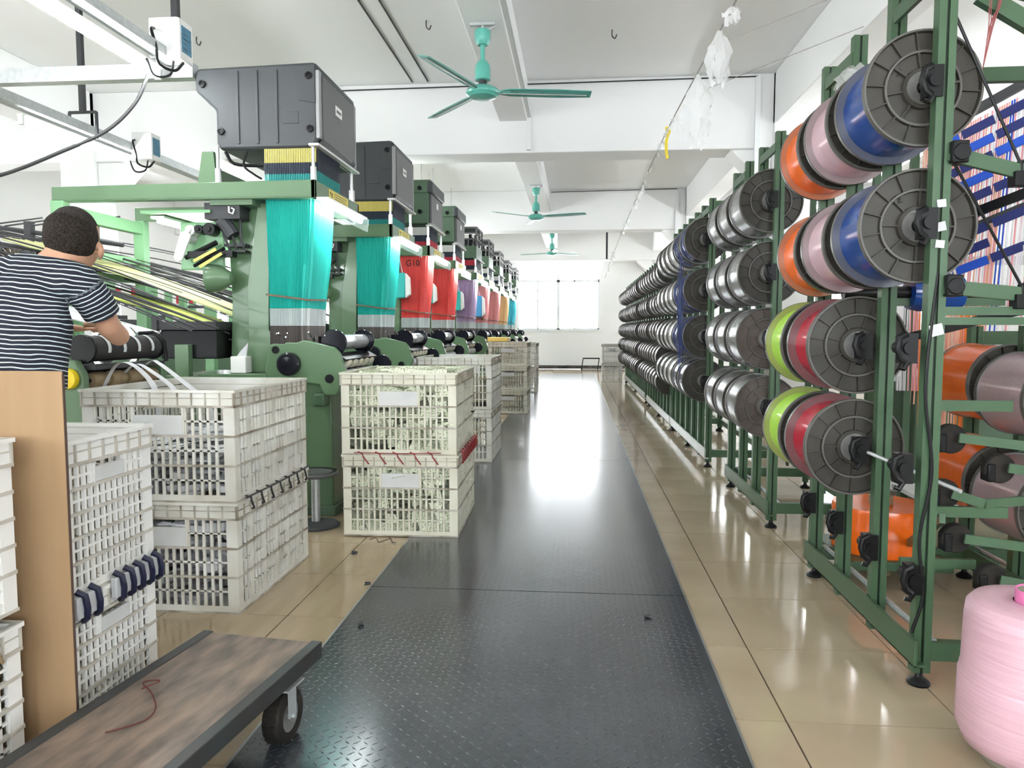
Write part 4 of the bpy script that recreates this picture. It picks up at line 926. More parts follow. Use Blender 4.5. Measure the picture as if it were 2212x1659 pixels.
def head_grey(t):
    """moulded grey jacquard cover"""
    P = [(.0, 3.08), (-.01, 2.60), (-.04, 2.535), (-.70, 2.535), (-.725, 2.58), (-.725, 2.80), (-.865, 2.93), (-.87, 3.04), (-.85, 3.085), (-.03, 3.105)]
    cov = MB().prism(P, 'y', .10, .93).build('head_cover', 'head_grey', t, bevel=.022)
    rib = once('ribs', lambda: MB().prism([(-.574, 3.06), (-.556, 3.06), (-.556, 2.57), (-.574, 2.57)], 'y', .092, .11).mesh('cover_rib', 'head_grey', 0))
    for i in range(3): put('cover_rib', rib, cov, (i*.137, 0, 0), bevel=.004)
    MB().prism([(-.175, 3.075), (-.02, 3.08), (-.02, 2.83), (-.13, 2.85), (-.15, 2.87)], 'y', .094, .11).build('cover_panel', 'head_grey', cov, bevel=.004)
    MB().box(-.25, -.14, .096, .11, 2.70, 2.78).build('cover_badge', 'head_grey', cov, bevel=.003)
    for (x, z) in ((-.814, 2.978), (-.064, 3.014), (-.688, 2.659), (-.061, 2.663)):
        MB().lathe([(0, -.001), (.010, -.001), (.013, -.007), (.024, -.006), (.026, .012), (0, .012)], (x, .092, z), 'y', 20).build('screw_cap', 'black_plastic', cov)
    MB().prism([(.16, 3.03), (.87, 3.03), (.87, 2.63), (.80, 2.59), (.16, 2.60)], 'x', -.002, .012).build('front_panel', 'head_grey_light', cov, bevel=.006)
    MB().prism([(.90, 3.05), (.93, 3.04), (.93, 2.56), (.90, 2.56)], 'x', -.02, .008).build('cover_edge', 'head_grey_pale', cov, bevel=.004)
    MB().prism([(.10, 3.05), (.15, 3.05), (.15, 2.60), (.10, 2.60)], 'x', -.02, .006).build('cover_edge', 'head_grey_pale', cov, bevel=.004)
    MB().box(.012, .015, .42, .56, 2.84, 2.91).build('maker_plate', 'sticker_white', cov, smooth=0)
    MB().box(.0148, .0155, .44, .54, 2.865, 2.885).build('plate_print', 'head_grey_light', cov, smooth=0)
    MB().prism([(-.04, 2.535), (.0, 2.60), (.012, 2.60), (-.03, 2.53)], 'y', .15, .9).build('cover_skirt', 'head_grey', cov)
def head_green(t):
    cov = MB().box(-.75, -.03, .12, .90, 2.58, 3.05).build('head_cover', 'loom_green_dull', t, bevel=.012)
    MB().box(-.76, .0, .115, .905, 2.93, 3.10).build('head_lid', 'loom_green_dull', cov, bevel=.02)
    for (x, z) in ((-.14, 3.0), (-.14, 2.72), (-.62, 2.72), (-.62, 3.0)): MB().lathe([(0, -.008), (.026, -.008), (.028, .01), (0, .01)], (x, .115, z), 'y', 16).build('screw_cap', 'black_plastic', cov)
    MB().box(-.03, .0, .14, .88, 2.58, 2.93).build('front_panel', 'head_grey_light', cov, bevel=.005)
    MB().box(-.05, .02, .10, .91, 2.935, 3.08).build('front_lid', 'head_grey', cov, bevel=.02)
    MB().box(.0, .003, .46, .56, 2.80, 2.87).build('maker_plate', 'sticker_white', cov, smooth=0)
    MB().box(-.04, .012, .10, .92, 2.56, 2.58).build('head_sill', 'head_grey_pale', cov, smooth=0)
def head_cage(t, pale=False):
    cov = MB().box(-.70, -.02, .12, .90, 2.56, 2.78).build('head_cover', 'loom_green_dull', t, bevel=.01)
    b = MB(); m = 'head_grey_pale' if pale else 'head_grey_light'
    for (x, y) in ((-.70, .12), (-.02, .12), (-.02, .90), (-.70, .90), (-.36, .12), (-.02, .5)): b.box(x-.015, x+.015, y-.015, y+.015, 2.78, 3.10)
    for z in (2.9, 3.0, 3.09): b.box(-.71, -.01, .11, .125, z-.012, z+.012).box(-.035, -.01, .11, .91, z-.012, z+.012)
    b.box(-.72, .0, .1, .92, 3.09, 3.11); b.build('head_cage', m, cov, smooth=0)
    b = MB(); R = random.Random(3)
    for i in range(18): x = R.uniform(-.62, -.1); y = R.uniform(.18, .8); b.box(x, x+.05, y, y+.06, 2.78, 2.84+R.random()*.2)
    b.build('head_works', 'black_plastic', cov, smooth=0)
def looms():
    K = loom_parts()
    spec = [(4.90, 'grey', 'harness_teal', 'teal', 'first', ('cord_yellow', 'cord_teal')), (6.98, 'grey', 'harness_teal', 'teal', 'second', ('cord_yellow', 'cord_teal')),
            (8.78, 'green', 'harness_red', 'red', 'third', ('cord_white', 'cord_red')), (10.68, 'green', 'harness_red', 'red', 'fourth', ('cord_white', 'cord_red')),
            (12.95, 'cage', 'harness_lilac', 'lilac', 'fifth', ('cord_red', 'cord_white')), (14.8, 'cage', 'harness_pink', 'salmon pink', 'sixth', ('cord_white', 'cord_white')),
            (16.95, 'cage2', 'harness_pink', 'faded pink', 'seventh', ('cord_white', 'cord_white')), (19.2, 'cage2', 'harness_tan', 'tan', 'eighth', ('cord_white', 'cord_white')), (21.6, 'cage2', 'harness_cyan', 'blue', 'ninth', ('cord_white', 'cord_white'))]
    hd = {'grey': 'grey moulded head', 'green': 'green metal head', 'cage': 'open caged head', 'cage2': 'open caged head'}
    skip_far = ('feed_', 'reed_', 'heddle_pins', 'motor_hook', 'wiring', 'bolt', 'label_print', 'lamp_tray#2', 'lamp_tube#2', 'back_rail', 'back_beam', 'leg_bracket')
    for i, (y0, hk, hm, hn, od, (ct, cb)) in enumerate(spec):
        t = thing('jacquard_loom', '%s green jacquard loom along the aisle, with %s and %s harness' % (od, hd[hk], hn), 'loom', (-1.75, y0, 0), 0, 'jacquard looms along the aisle')
        for nm, (me, bv) in K.items():
            if i >= 3 and nm.startswith(skip_far): continue
            put(nm.split('#')[0], me, t, None, bv if i < 3 else 0)
        {'grey': head_grey, 'green': head_green, 'cage': head_cage, 'cage2': lambda q: head_cage(q, True)}[hk](t)
        c = put('cord_comb', once(('cords', ct, cb), lambda: cords(ct, cb)), t)
        up = once(('hu', hm), lambda: harness_loft([(2.20, -.375, -.045, .085, .52, 0), (2.0, -.375, -.055, .09, .51, .006), (1.75, -.374, -.07, .10, .49, .02), (1.53, -.374, -.095, .11, .47, .035), (1.45, -.376, -.10, .11, .46, .035)]).mesh('harness', hm, 12))
        put('harness', up, t)
        put('harness_cords', once('hl', lambda: harness_loft([(1.45, -.376, -.10, .11, .46, .035), (1.33, -.376, -.105, .11, .46, .035)]).mesh('harness_cords', 'harness_pale', 12)), t)
        put('harness_heddles', once('hh', lambda: harness_loft([(1.33, -.376, -.105, .11, .46, .035), (1.20, -.378, -.105, .11, .46, .03)]).mesh('harness_heddles', 'harness_dark', 12)), t)
        put('harness_band', once('hb', lambda: MB().bar((-.385, .07, 1.545), (-.075, .06, 1.505), .01, .014).bar((-.075, .06, 1.505), (-.085, .5, 1.52), .01, .014).mesh('harness_band', 'brown_reel', 0)), t)
        if i == 2:
            handwriting('G10', .10, t, (-.22, .07, 2.07), (PI/2, 0, 0))
    # bags hanging on the looms
    def bag(x, y, z, w, h, m, label):
        b = thing('hanging_bag', label, 'bag', (x, y, z), 0, 'bags hung on the looms')
        MB().prism([(-w/2, 0), (w/2, 0), (w/2, -h*.9), (w*.44, -h), (-w*.44, -h), (-w/2, -h*.9)], 'y', 0, .10).build('pouch', m, b, bevel=.015)
        MB().prism([(w/2, .0), (w/2+.05, -.06), (w/2+.06, -h*.85), (w/2, -h)], 'y', .01, .09).build('lining', 'sticker_white', b, bevel=.01)
        MB().tube([(-w*.3, .05, 0), (0, .076, .25), (w*.3, .05, 0)], .006, 6).build('strap', 'sticker_white', b)
    for (x, y, w_, h_, mm, lb) in ((-2.13, 8.70, .19, .30, 'bag_teal', 'teal cloth bag hanging in front of the third loom'), (-2.14, 10.60, .13, .30, 'bag_teal', 'teal cloth bag hanging in front of the fourth loom'),
                              (-2.1, 12.86, .15, .34, 'bag_teal', 'teal cloth bag hanging in front of the fifth loom'), (-2.0, 14.72, .22, .42, 'bag_blue', 'blue cloth bag hanging in front of the sixth loom')): bag(x, y, 1.98, w_, h_, mm, lb)
    tb = thing('tissue_box', 'white tissue box standing on the bench of the first grey-headed loom', 'box', (-2.34, 5.0, 1.002))
    MB().box(-.055, .055, -.05, .05, 0, .115).build('carton', 'sticker_white', tb, bevel=.004)
    MB().add([(-.03, 0, .115), (.04, 0, .115), (.05, .01, .21), (.0, -.01, .15)], [(0, 1, 2, 3)]).build('tissue', 'tape_white', tb)
    # yellow-green warp of the first loom, flowing down from the back to the reed
    R = random.Random(21)
    def warp(label, pts, width, n, m, th=.010):
        b = MB(); P = catmull(pts, 6)
        for i in range(n):
            o = Vector((0, (i/(n-1)-.5)*width, R.uniform(-th, th)))
            b.tube([p+o*(1-.25*k/len(P)) for k, p in enumerate(P)], .0085, 5)
        return tag(b.build('warp_threads', m), label, 'warp threads', kind='stuff')
    warp('pale yellow warp threads flowing down behind the worker, upper sheet', [(-4.3, 5.55, 1.99), (-3.6, 5.5, 1.79), (-3.0, 5.45, 1.60), (-2.35, 5.4, 1.36)], .55, 44, 'warp_cream')
    warp('lime warp threads flowing down behind the worker, lower sheet', [(-4.3, 5.3, 1.80), (-3.6, 5.25, 1.60), (-3.0, 5.2, 1.46), (-2.5, 5.2, 1.30)], .55, 44, 'warp_lime')
    warp('white warp threads running behind the worker into the near loom', [(-3.9, 4.55, 1.62), (-3.3, 4.5, 1.43), (-2.7, 4.45, 1.28)], .4, 34, 'tape_white', .004)
    # dark thread guides and rods of the loom creels behind
    b = MB()
    for i in range(46):
        y = 4.3+R.random()*3.2; z = 2.0+R.uniform(-.15, .12)-(i % 5)*.06
        b.tube(catmull([(-4.9, y, z+.12), (-3.9, y+R.uniform(-.1, .1), z-.06), (-3.1, y+R.uniform(-.1, .1), z-.28), (-2.45, y, z-.52)], 4), R.choice([.004, .006, .009]), 5)
    tag(b.build('creel_rods', 'dark_iron'), 'dark tangle of guide rods and wires behind the first loom', 'rods', kind='stuff')
    # silvery wire reels at the left edge
    cr = thing('wire_creel', 'dark creel rail with reels at the far left behind the worker', 'creel', (-4.9, 6.2, 0))
    MB().tube([(-.9, -.1, 2.30), (.9, .1, 2.05)], .02, 8).build('rail', 'dark_iron', cr)
    for x in (-.7, .1, .7): MB().box(x-.03, x+.03, -.03, .03, 0, 2.25).build('post', 'dark_iron', cr, smooth=0)
    for k in range(4): MB().tube([(-.3+.25*k, -.1, 2.2), (.0+.25*k, .3, 2.33)], .008, 6).build('peg', 'dark_iron', cr)
    for k in range(5):
        x = -.42+.24*k
        rl = thing('wire_reel', 'silvery wire-spoked reel on the creel at far left, %s from the left' % ORD[k], 'reel', (-4.9+x, 6.05, 2.02-.06*k), 0, 'reels on the far left creel')
        w = MB()
        for s_ in range(14): a = 2*PI*s_/14; w.tube([(0, 0, 0), (.13*math.cos(a), -.02, .13*math.sin(a))], .004, 4)
        w.build('spoke', 'chrome', rl); MB().lathe([(.125, -.02), (.14, -.02), (.14, .05), (.125, .05)], (0, 0, 0), 'y', 28, closed=True).build('rim', 'dark_iron', rl)
        MB().lathe([(0, .0), (.125, .01), (.125, .05), (0, .06)], (0, 0, 0), 'y', 24).build('winding', 'brown_reel', rl)
        MB().lathe([(0, -.03), (.03, -.028), (.03, .02), (0, .02)], (0, 0, 0), 'y', 14).build('hub', 'red_cloth' if k in (1,) else 'black_plastic', rl)
    # a second row of looms further left, simple but complete: cabinet, posts, rails
    for k, y in enumerate((6.6, 8.7, 10.8)):
        t = thing('far_loom', 'loom frame in the row behind the aisle looms, %s from the front' % ORD[k], 'loom', (-5.6, y, 0), 0, 'looms in the back row')
        MB().box(-.7, .5, 0, .8, .0, 1.0).build('base_cabinet', 'loom_green_dull', t, bevel=.01)
        for (x, yy) in ((-.6, .05), (.4, .05), (-.6, .75), (.4, .75)): MB().box(x-.04, x+.04, yy-.04, yy+.04, 1.0, 1.95).build('post', 'loom_green_pale', t, smooth=0)
        for z in (1.4, 1.65, 1.9): MB().box(-.6, .4, .02, .06, z-.02, z+.02).build('rail', 'loom_green_pale' if z > 1.8 else 'dark_iron', t, smooth=0)
        m = MB()
        for q in range(20): x = R.uniform(-.55, .35); z = R.uniform(1.0, 1.6); m.box(x, x+.06, R.uniform(.1, .3), .6, z, z+.05)
        m.build('works', 'dark_iron', t, smooth=0)
        for q in range(4): MB().box(-.45+.2*q, -.40+.2*q, .0, .03, 1.7, 1.82).build('indicator', 'red_cloth', t, smooth=0)
looms()
def near_loom():
    """the loom the worker leans on: black take-up roller with white tapes"""
    x, y = -2.40, 3.50
    t = thing('tape_loom', 'near green loom with black roller and white tapes that the worker leans over', 'loom', (x, y, 0))
    MB().prism([(-.35, .60), (-.35, 1.1), (-.25, 1.17), (-.06, 1.15), (-.02, 1.08), (-.02, .60)], 'y', -.06, -.01).build('side_cheek', 'loom_green', t, bevel=.006)
    MB().prism([(-.35, .60), (-.35, 1.1), (-.25, 1.17), (-.06, 1.15), (-.02, 1.08), (-.02, .60)], 'y', .64, .69).build('side_cheek', 'loom_green', t, bevel=.006)
    MB().box(-.9, -.06, -.05, .68, .0, .72).build('base_cabinet', 'loom_green', t, bevel=.01)
    MB().box(-.95, -.25, -.02, .66, .72, 1.05).build('works_box', 'black_plastic', t, bevel=.01)
    kb = MB().lathe([(0, -.03), (.048, -.03), (.052, -.02), (.052, 0), (0, 0)], (-.09, -.06, 1.06), 'y', 28).build('knob', 'yellow_knob', t)
    MB().box(-.096, -.084, -.10, -.088, 1.02, 1.10).build('knob_grip', 'yellow_knob', kb, bevel=.003)
    MB().lathe([(0, .0), (.066, 0), (.066, .62), (0, .62)], (-.06, 0, 1.205), 'y', 36).build('takeup_roller', 'roller_black', t)
    for i, yy in enumerate((-.005, .60)): MB().lathe([(0, 0), (.072, 0), (.074, .006), (.074, .02), (0, .022)], (-.06, yy, 1.205), 'y', 32).build('roller_end', 'black_plastic', t)
    MB().tube([(-.14, .62, 1.28), (-.06, .625, 1.285), (.01, .62, 1.24), (.02, .62, 1.12)], .012, 8).build('roller_guard', 'black_plastic', t)
    MB().box(-.08, .01, .0, .62, 1.10, 1.125).build('guide_plate', 'dark_iron', t, bevel=.003)
    for z, mm in ((1.045, 'cork'), (.97, 'roll_pale')):
        MB().cyl((-.05, 0, z), (-.05, .63, z), .012, 10).build('roll_shaft', 'black_plastic', t)
        for i in range(4): MB().lathe([(.012, -.06), (.036, -.06), (.042, -.04), (.042, .04), (.036, .06), (.012, .06)], (-.05, .09+.15*i, z), 'y', 20).build('band_roll', mm, t)
    MB().box(-.2, -.10, .0, .63, .72, 1.10).build('roller_backing', 'black_plastic', t)
    for i in range(4):
        yy = .12+.13*i
        b = MB(); pts = []; ups = []
        for k in range(15):
            a = PI*1.15-PI*1.25*k/14; pts.append((-.06+.069*math.cos(a), yy, 1.205+.069*math.sin(a))); ups.append((0, 1, 0))
        b.ribbon(pts, .026, ups); b.build('tape_band', 'tape_white', t, smooth=80, fix=False)
    MB().bar((-.9, .3, 1.33), (-.35, .3, 1.20), .5, .02).build('tape_bed', 'dark_iron', t, smooth=0)
    MB().lathe([(.12, 0), (.15, 0), (.15, .02), (.12, .02)], (-.22, .5, 1.20), 'y', 28, closed=True).build('guide_ring', 'chrome', t)
    rc = MB().box(-.60, -.30, .67, .75, 1.0, 1.12).build('red_reel_box', 'black_plastic', t)
    # tapes looping from the rolls into the open crate: each tape its own thing
    L = [[(-.03, .10, .99), (.05, .10, 1.12), (.17, .04, 1.13), (.29, .0, 1.05), (.34, -.02, .95), (.33, -.02, .80)],
         [(-.03, .28, 1.06), (.06, .26, 1.12), (.20, .18, 1.08), (.33, .14, 1.0), (.40, .10, .90), (.42, .08, .78)],
         [(-.03, .44, 1.08), (.05, .42, 1.13), (.14, .34, 1.12), (.30, .24, 1.05), (.48, .18, .93), (.55, .16, .78)],
         [(-.02, .02, .92), (.02, .02, .99), (.03, .0, .93), (.06, -.02, .85), (.10, -.03, .76)]]
    for i, P in enumerate(L):
        P = catmull(P, 7); ups = []
        for k, p in enumerate(P): a = .9*k/len(P); ups.append(Vector((math.sin(a)*.6, math.cos(a), .25*math.sin(a))))
        b = MB().ribbon(P, .032, ups); o = b.build('white_tape', 'tape_white', smooth=80, fix=False, loc=(x, y, 0))
        tag(o, ['white woven tape arching highest from the near loom into the open crate', 'middle white woven tape dropping from the near loom into the crate', 'white woven tape reaching farthest right into the open crate', 'short white tape end hanging beside the roller'][i], 'tape')
near_loom()
def stool():
    t = thing('round_stool', 'dark round stool with a pedestal foot between the two crate stacks', 'stool', (-1.72, 4.72, 0), 0)
    MB().lathe([(0, .335), (.12, .335), (.145, .345), (.15, .358), (.14, .368), (.0, .36)], (0, 0, 0), 'z', 36).build('seat', 'head_grey_light', t)
    MB().lathe([(.11, .366), (.125, .369), (.14, .37), (.14, .366)], (0, 0, 0), 'z', 36).build('seat_ring', 'black_plastic', t)
    MB().cyl((0, 0, .02), (0, 0, .34), .03, 18).build('pedestal', 'galvanised', t)
    MB().lathe([(0, 0), (.15, 0), (.155, .01), (.14, .022), (.04, .035), (0, .035)], (0, 0, 0), 'z', 36).build('foot', 'dark_iron', t)
stool()

# ================================================================== WORKER
def blob(parts, voxel, name, m, parent, smooth_it=4):
    """one continuous surface from tapered limbs: parts = [(points, radii or (rx, ry) pairs)]"""
    b = MB()
    for pts, rad in parts:
        pts = [Vector(p) for p in pts]; n = 20; vs = []; fs = []
        rings = []
        def rr(i): 
            r = rad[i]; return r if isinstance(r, tuple) else (r, r)
        seq = []
        t0 = (pts[1]-pts[0]).normalized(); t1 = (pts[-1]-pts[-2]).normalized()
        r0 = min(rr(0)); r1 = min(rr(len(pts)-1))
        for a in (80, 60, 40, 20): c = math.cos(math.radians(a)); s_ = math.sin(math.radians(a)); q = rr(0); seq.append((pts[0]-t0*r0*s_, (q[0]*c, q[1]*c)))
        for i, p in enumerate(pts): seq.append((p, rr(i)))
        for a in (20, 40, 60, 80): c = math.cos(math.radians(a)); s_ = math.sin(math.radians(a)); q = rr(len(pts)-1); seq.append((pts[-1]+t1*r1*s_, (q[0]*c, q[1]*c)))
        P = [s_[0] for s_ in seq]
        for i, (p, (rx, ry)) in enumerate(seq):
            d = (P[min(i+1, len(P)-1)]-P[max(i-1, 0)]).normalized()
            u = Vector((1, 0, 0)); u = (u-d*u.dot(d)); 
            if u.length < .3: u = Vector((0, 1, 0)); u = u-d*u.dot(d)
            u.normalize(); v = d.cross(u)
            for k in range(n): a = 2*PI*k/n; vs.append(p+u*rx*math.cos(a)+v*ry*math.sin(a))
        for i in range(len(seq)-1):
            for k in range(n): a_, b_ = i*n+k, i*n+(k+1) % n; fs.append((a_, b_, b_+n, a_+n))
        fs.append(tuple(range(n-1, -1, -1))); fs.append(tuple(range((len(seq)-1)*n, len(seq)*n)))
        b.add(vs, fs)
    tmp = b.build('tmp', m); rm = tmp.modifiers.new('r', 'REMESH'); rm.mode = 'VOXEL'; rm.voxel_size = voxel
    sm = tmp.modifiers.new('s', 'SMOOTH'); sm.iterations = smooth_it; sm.factor = .5
    dg = bpy.context.evaluated_depsgraph_get(); me = bpy.data.meshes.new_from_object(tmp.evaluated_get(dg))
    bpy.data.objects.remove(tmp); me.materials.clear(); me.materials.append(M[m])
    me.polygons.foreach_set('use_smooth', [True]*len(me.polygons))
    return put(name, me, parent)
def worker():
    # world positions; the man stands at the near end of the tape loom, bent over it, back to the viewer
    o = Vector((-2.22, 2.80, 0))
    t = thing('person', 'man in navy striped shirt bent over the near loom, seen from behind', 'person', o+Vector((-.06, 0, 0)))
    w = lambda x, y, z: (x-o.x, y-o.y, z)
    H = (-2.022, 2.93, 1.662)
    rot_ = Matrix.Rotation(math.radians(13), 3, 'Z')
    def hw(x, y, z):                    # a point near the head, turned with it
        q = rot_ @ Vector((x-H[0], y-H[1], z-H[2])); return w(H[0]+q.x, H[1]+q.y, H[2]+q.z)
    head = [hw(H[0]-.012, H[1]-.01, H[2]-.05), hw(H[0], H[1], H[2]+.02), hw(H[0]+.008, H[1]+.02, H[2]+.05)]
    arms_R = [w(-1.945, 2.86, 1.475), w(-1.90, 2.90, 1.40), w(-1.905, 2.97, 1.315), w(-1.92, 3.06, 1.275)]
    fore_R = [w(-1.92, 3.06, 1.275), w(-2.02, 3.16, 1.31), w(-2.14, 3.26, 1.335)]
    palm_R = [w(-2.14, 3.26, 1.335), w(-2.19, 3.30, 1.335), w(-2.215, 3.325, 1.33)]
    arms_L = [w(-2.46, 2.85, 1.47), w(-2.56, 2.95, 1.34), w(-2.55, 3.08, 1.27)]
    fore_L = [w(-2.55, 3.08, 1.27), w(-2.45, 3.24, 1.30), w(-2.38, 3.34, 1.315)]
    palm_L = [w(-2.38, 3.34, 1.315), w(-2.35, 3.38, 1.31), w(-2.33, 3.41, 1.305)]
    parts = [(head, [(.082, .090), (.094, .106), (.085, .095)]),
             ([hw(H[0]-.01, H[1]+.05, H[2]-.10), hw(H[0]+.005, H[1]+.075, H[2]-.04), hw(H[0], H[1]+.085, H[2]+.02)], [.045, .062, .07]),   # face and jaw, bowed forward
             ([w(-2.09, 2.84, 1.53), w(-2.04, 2.89, 1.60)], [.066, .062]),
             ([w(-2.22, 2.79, 1.0), w(-2.20, 2.78, 1.2), w(-2.16, 2.78, 1.40), w(-2.14, 2.80, 1.50)], [(.15, .10), (.165, .10), (.18, .095), (.14, .066)]),
             ([w(-2.38, 2.82, 1.48), w(-1.99, 2.83, 1.49)], [.062, .062]),
             (arms_R, [.060, .052, .048, .044]), (fore_R, [.044, .042, .028]), (palm_R, [(.030, .016), (.038, .016), (.036, .013)]),
             (arms_L, [.060, .050, .044]), (fore_L, [.044, .040, .028]), (palm_L, [(.03, .016), (.038, .016), (.036, .013)])]
    for px, sd in ((palm_R[-1], -1), (palm_L[-1], 1)):
        p = Vector(px); d = Vector((-.6, .62, 0)) if sd < 0 else Vector((.45, .75, 0)); d.normalize(); s_ = Vector((d.y, -d.x, 0))
        for k, ln in enumerate((.062, .075, .078, .066)):
            q = p+s_*(k-1.5)*.019+d*.012
            parts.append(([q, q+d*ln*.5+Vector((0, 0, .004)), q+d*ln*.9+Vector((0, 0, -.016))], [.0095, .009, .0075]))
        th = p-d*.03+s_*(-.034 if sd > 0 else .034)
        parts.append(([th, th+d*.03+s_*(-.02 if sd > 0 else .02), th+d*.06+s_*(-.022 if sd > 0 else .022)], [.0115, .0105, .009]))
    # ears on the sides of the head, nose on the face
    for sx in (-1, 1): parts.append(([hw(H[0]+sx*.094, H[1]+.025, H[2]-.065), hw(H[0]+sx*.108, H[1]+.015, H[2]-.035), hw(H[0]+sx*.103, H[1]+.02, H[2]-.005)], [(.008, .012), (.010, .018), (.008, .013)]))
    parts.append(([hw(H[0]-.004, H[1]+.128, H[2]-.045), hw(H[0]-.002, H[1]+.118, H[2]-.01)], [.014, .010]))
    # legs under the trousers and feet
    for sx, ax in ((-1, -2.32), (1, -2.13)):
        parts.append(([w(ax, 2.80, 1.0), w(ax+.005*sx, 2.79, .55), w(ax, 2.80, .10)], [.085, .06, .04]))
        parts.append(([w(ax, 2.78, .045), w(ax+.01*sx, 2.93, .04)], [(.04, .04), (.042, .03)]))
    blob(parts, .0085, 'body', 'skin', t, 5)
    # eyes, brows and mouth on the bowed face
    for sx in (-1, 1):
        MB().lathe([(0, -.009), (.009, -.004), (.011, 0), (.009, .004), (0, .009)], hw(H[0]+sx*.032, H[1]+.142, H[2]+.012), 'y', 12).build('eye', 'ink', t)
        MB().tube([hw(H[0]+sx*.018, H[1]+.153, H[2]+.034), hw(H[0]+sx*.05, H[1]+.140, H[2]+.034)], .006, 6).build('eyebrow', 'hair', t)
    MB().tube([hw(H[0]-.024, H[1]+.116, H[2]-.085), hw(H[0], H[1]+.123, H[2]-.088), hw(H[0]+.024, H[1]+.116, H[2]-.085)], .005, 6).build('mouth', 'red_cloth', t)
    # cropped hair cap
    hp = [([hw(H[0], H[1]-.022, H[2]+.012), hw(H[0], H[1]-.006, H[2]+.034), hw(H[0], H[1]+.018, H[2]+.055)], [(.098, .104), (.102, .112), (.092, .100)])]
    hair = blob(hp, .008, 'hair', 'hair', t, 5)
    # shirt: torso, shoulders and short sleeves, a little larger than the body
    sp = [([w(-2.215, 2.79, 1.02), w(-2.20, 2.775, 1.18), w(-2.165, 2.77, 1.36), w(-2.145, 2.785, 1.47), w(-2.11, 2.825, 1.535)], [(.225, .128), (.232, .135), (.238, .132), (.20, .105), (.10, .065)]),
          ([w(-2.42, 2.815, 1.475), w(-2.14, 2.815, 1.525), w(-1.965, 2.835, 1.50)], [.082, .088, .080]),
          ([w(-1.945, 2.85, 1.49), w(-1.907, 2.89, 1.415), w(-1.902, 2.935, 1.355)], [.080, .074, .070]),
          ([w(-2.44, 2.84, 1.48), w(-2.51, 2.90, 1.41), w(-2.545, 2.96, 1.35)], [.080, .074, .070])]
    sh = blob(sp, .009, 'striped_shirt', 'shirt', t, 5)
    # cut the shirt open at the hems so that it ends cleanly
    bm = bmesh.new(); bm.from_mesh(sh.data)
    for co, no in ((w(-2.2, 2.8, 1.045), (.08, .05, -1)), (w(-1.904, 2.925, 1.368), (.05, .55, -.80)), (w(-2.54, 2.95, 1.36), (-.3, .5, -.75))):
        sel = [v for v in bm.verts if (Vector(co)-v.co).length < .26]
        if co[2] > 1.2: fs = [f for f in bm.faces if (f.calc_center_median()-Vector(co)).length < .115]
        else: fs = list(bm.faces)
        geom = list(set([v for f in fs for v in f.verts])) + list(set([e for f in fs for e in f.edges])) + fs
        bmesh.ops.bisect_plane(bm, geom=geom, dist=1e-5, plane_co=co, plane_no=no, clear_outer=True)
    bm.to_mesh(sh.data); bm.free()
    # stripe coordinate: follows the torso axis, and the arm axis on the sleeves
    me = sh.data; at = me.attributes.new('stripe', 'FLOAT', 'POINT')
    ax0 = Vector(w(-2.22, 2.79, 1.0)); ax = (Vector(w(-2.12, 2.80, 1.55))-ax0).normalized()
    sa = Vector(w(-1.95, 2.85, 1.50)); sd = (Vector(w(-1.902, 2.935, 1.355))-sa).normalized()
    vals = []
    for v in me.vertices:
        q = v.co-ax0; s_ = q.dot(ax)-.12*abs(q.x-.07)+.06*q.y
        rel = v.co-sa; al = rel.dot(sd); rad = (rel-sd*al).length
        if al > .035 and rad < .092: s_ = .30-al*1.0
        vals.append(s_)
    at.data.foreach_set('value', vals)
    tr = []
    for ax_ in (-2.315, -2.135):
        tr.append(([w(ax_, 2.80, 1.02), w(ax_, 2.785, .8), w(ax_, 2.78, .5), w(ax_, 2.79, .12)], [(.115, .12), (.105, .11), (.085, .085), (.07, .07)]))
    blob(tr, .011, 'trousers', 'denim', t, 4)
    for ax_ in (-2.32, -2.13):
        MB().prism([(-.045, -.09), (.045, -.09), (.052, .08), (.03, .17), (-.03, .17), (-.052, .08)], 'z', 0, .075).build('shoe', 'black_rubber', t, loc=w(ax_, 2.80, 0), bevel=.02)
worker()

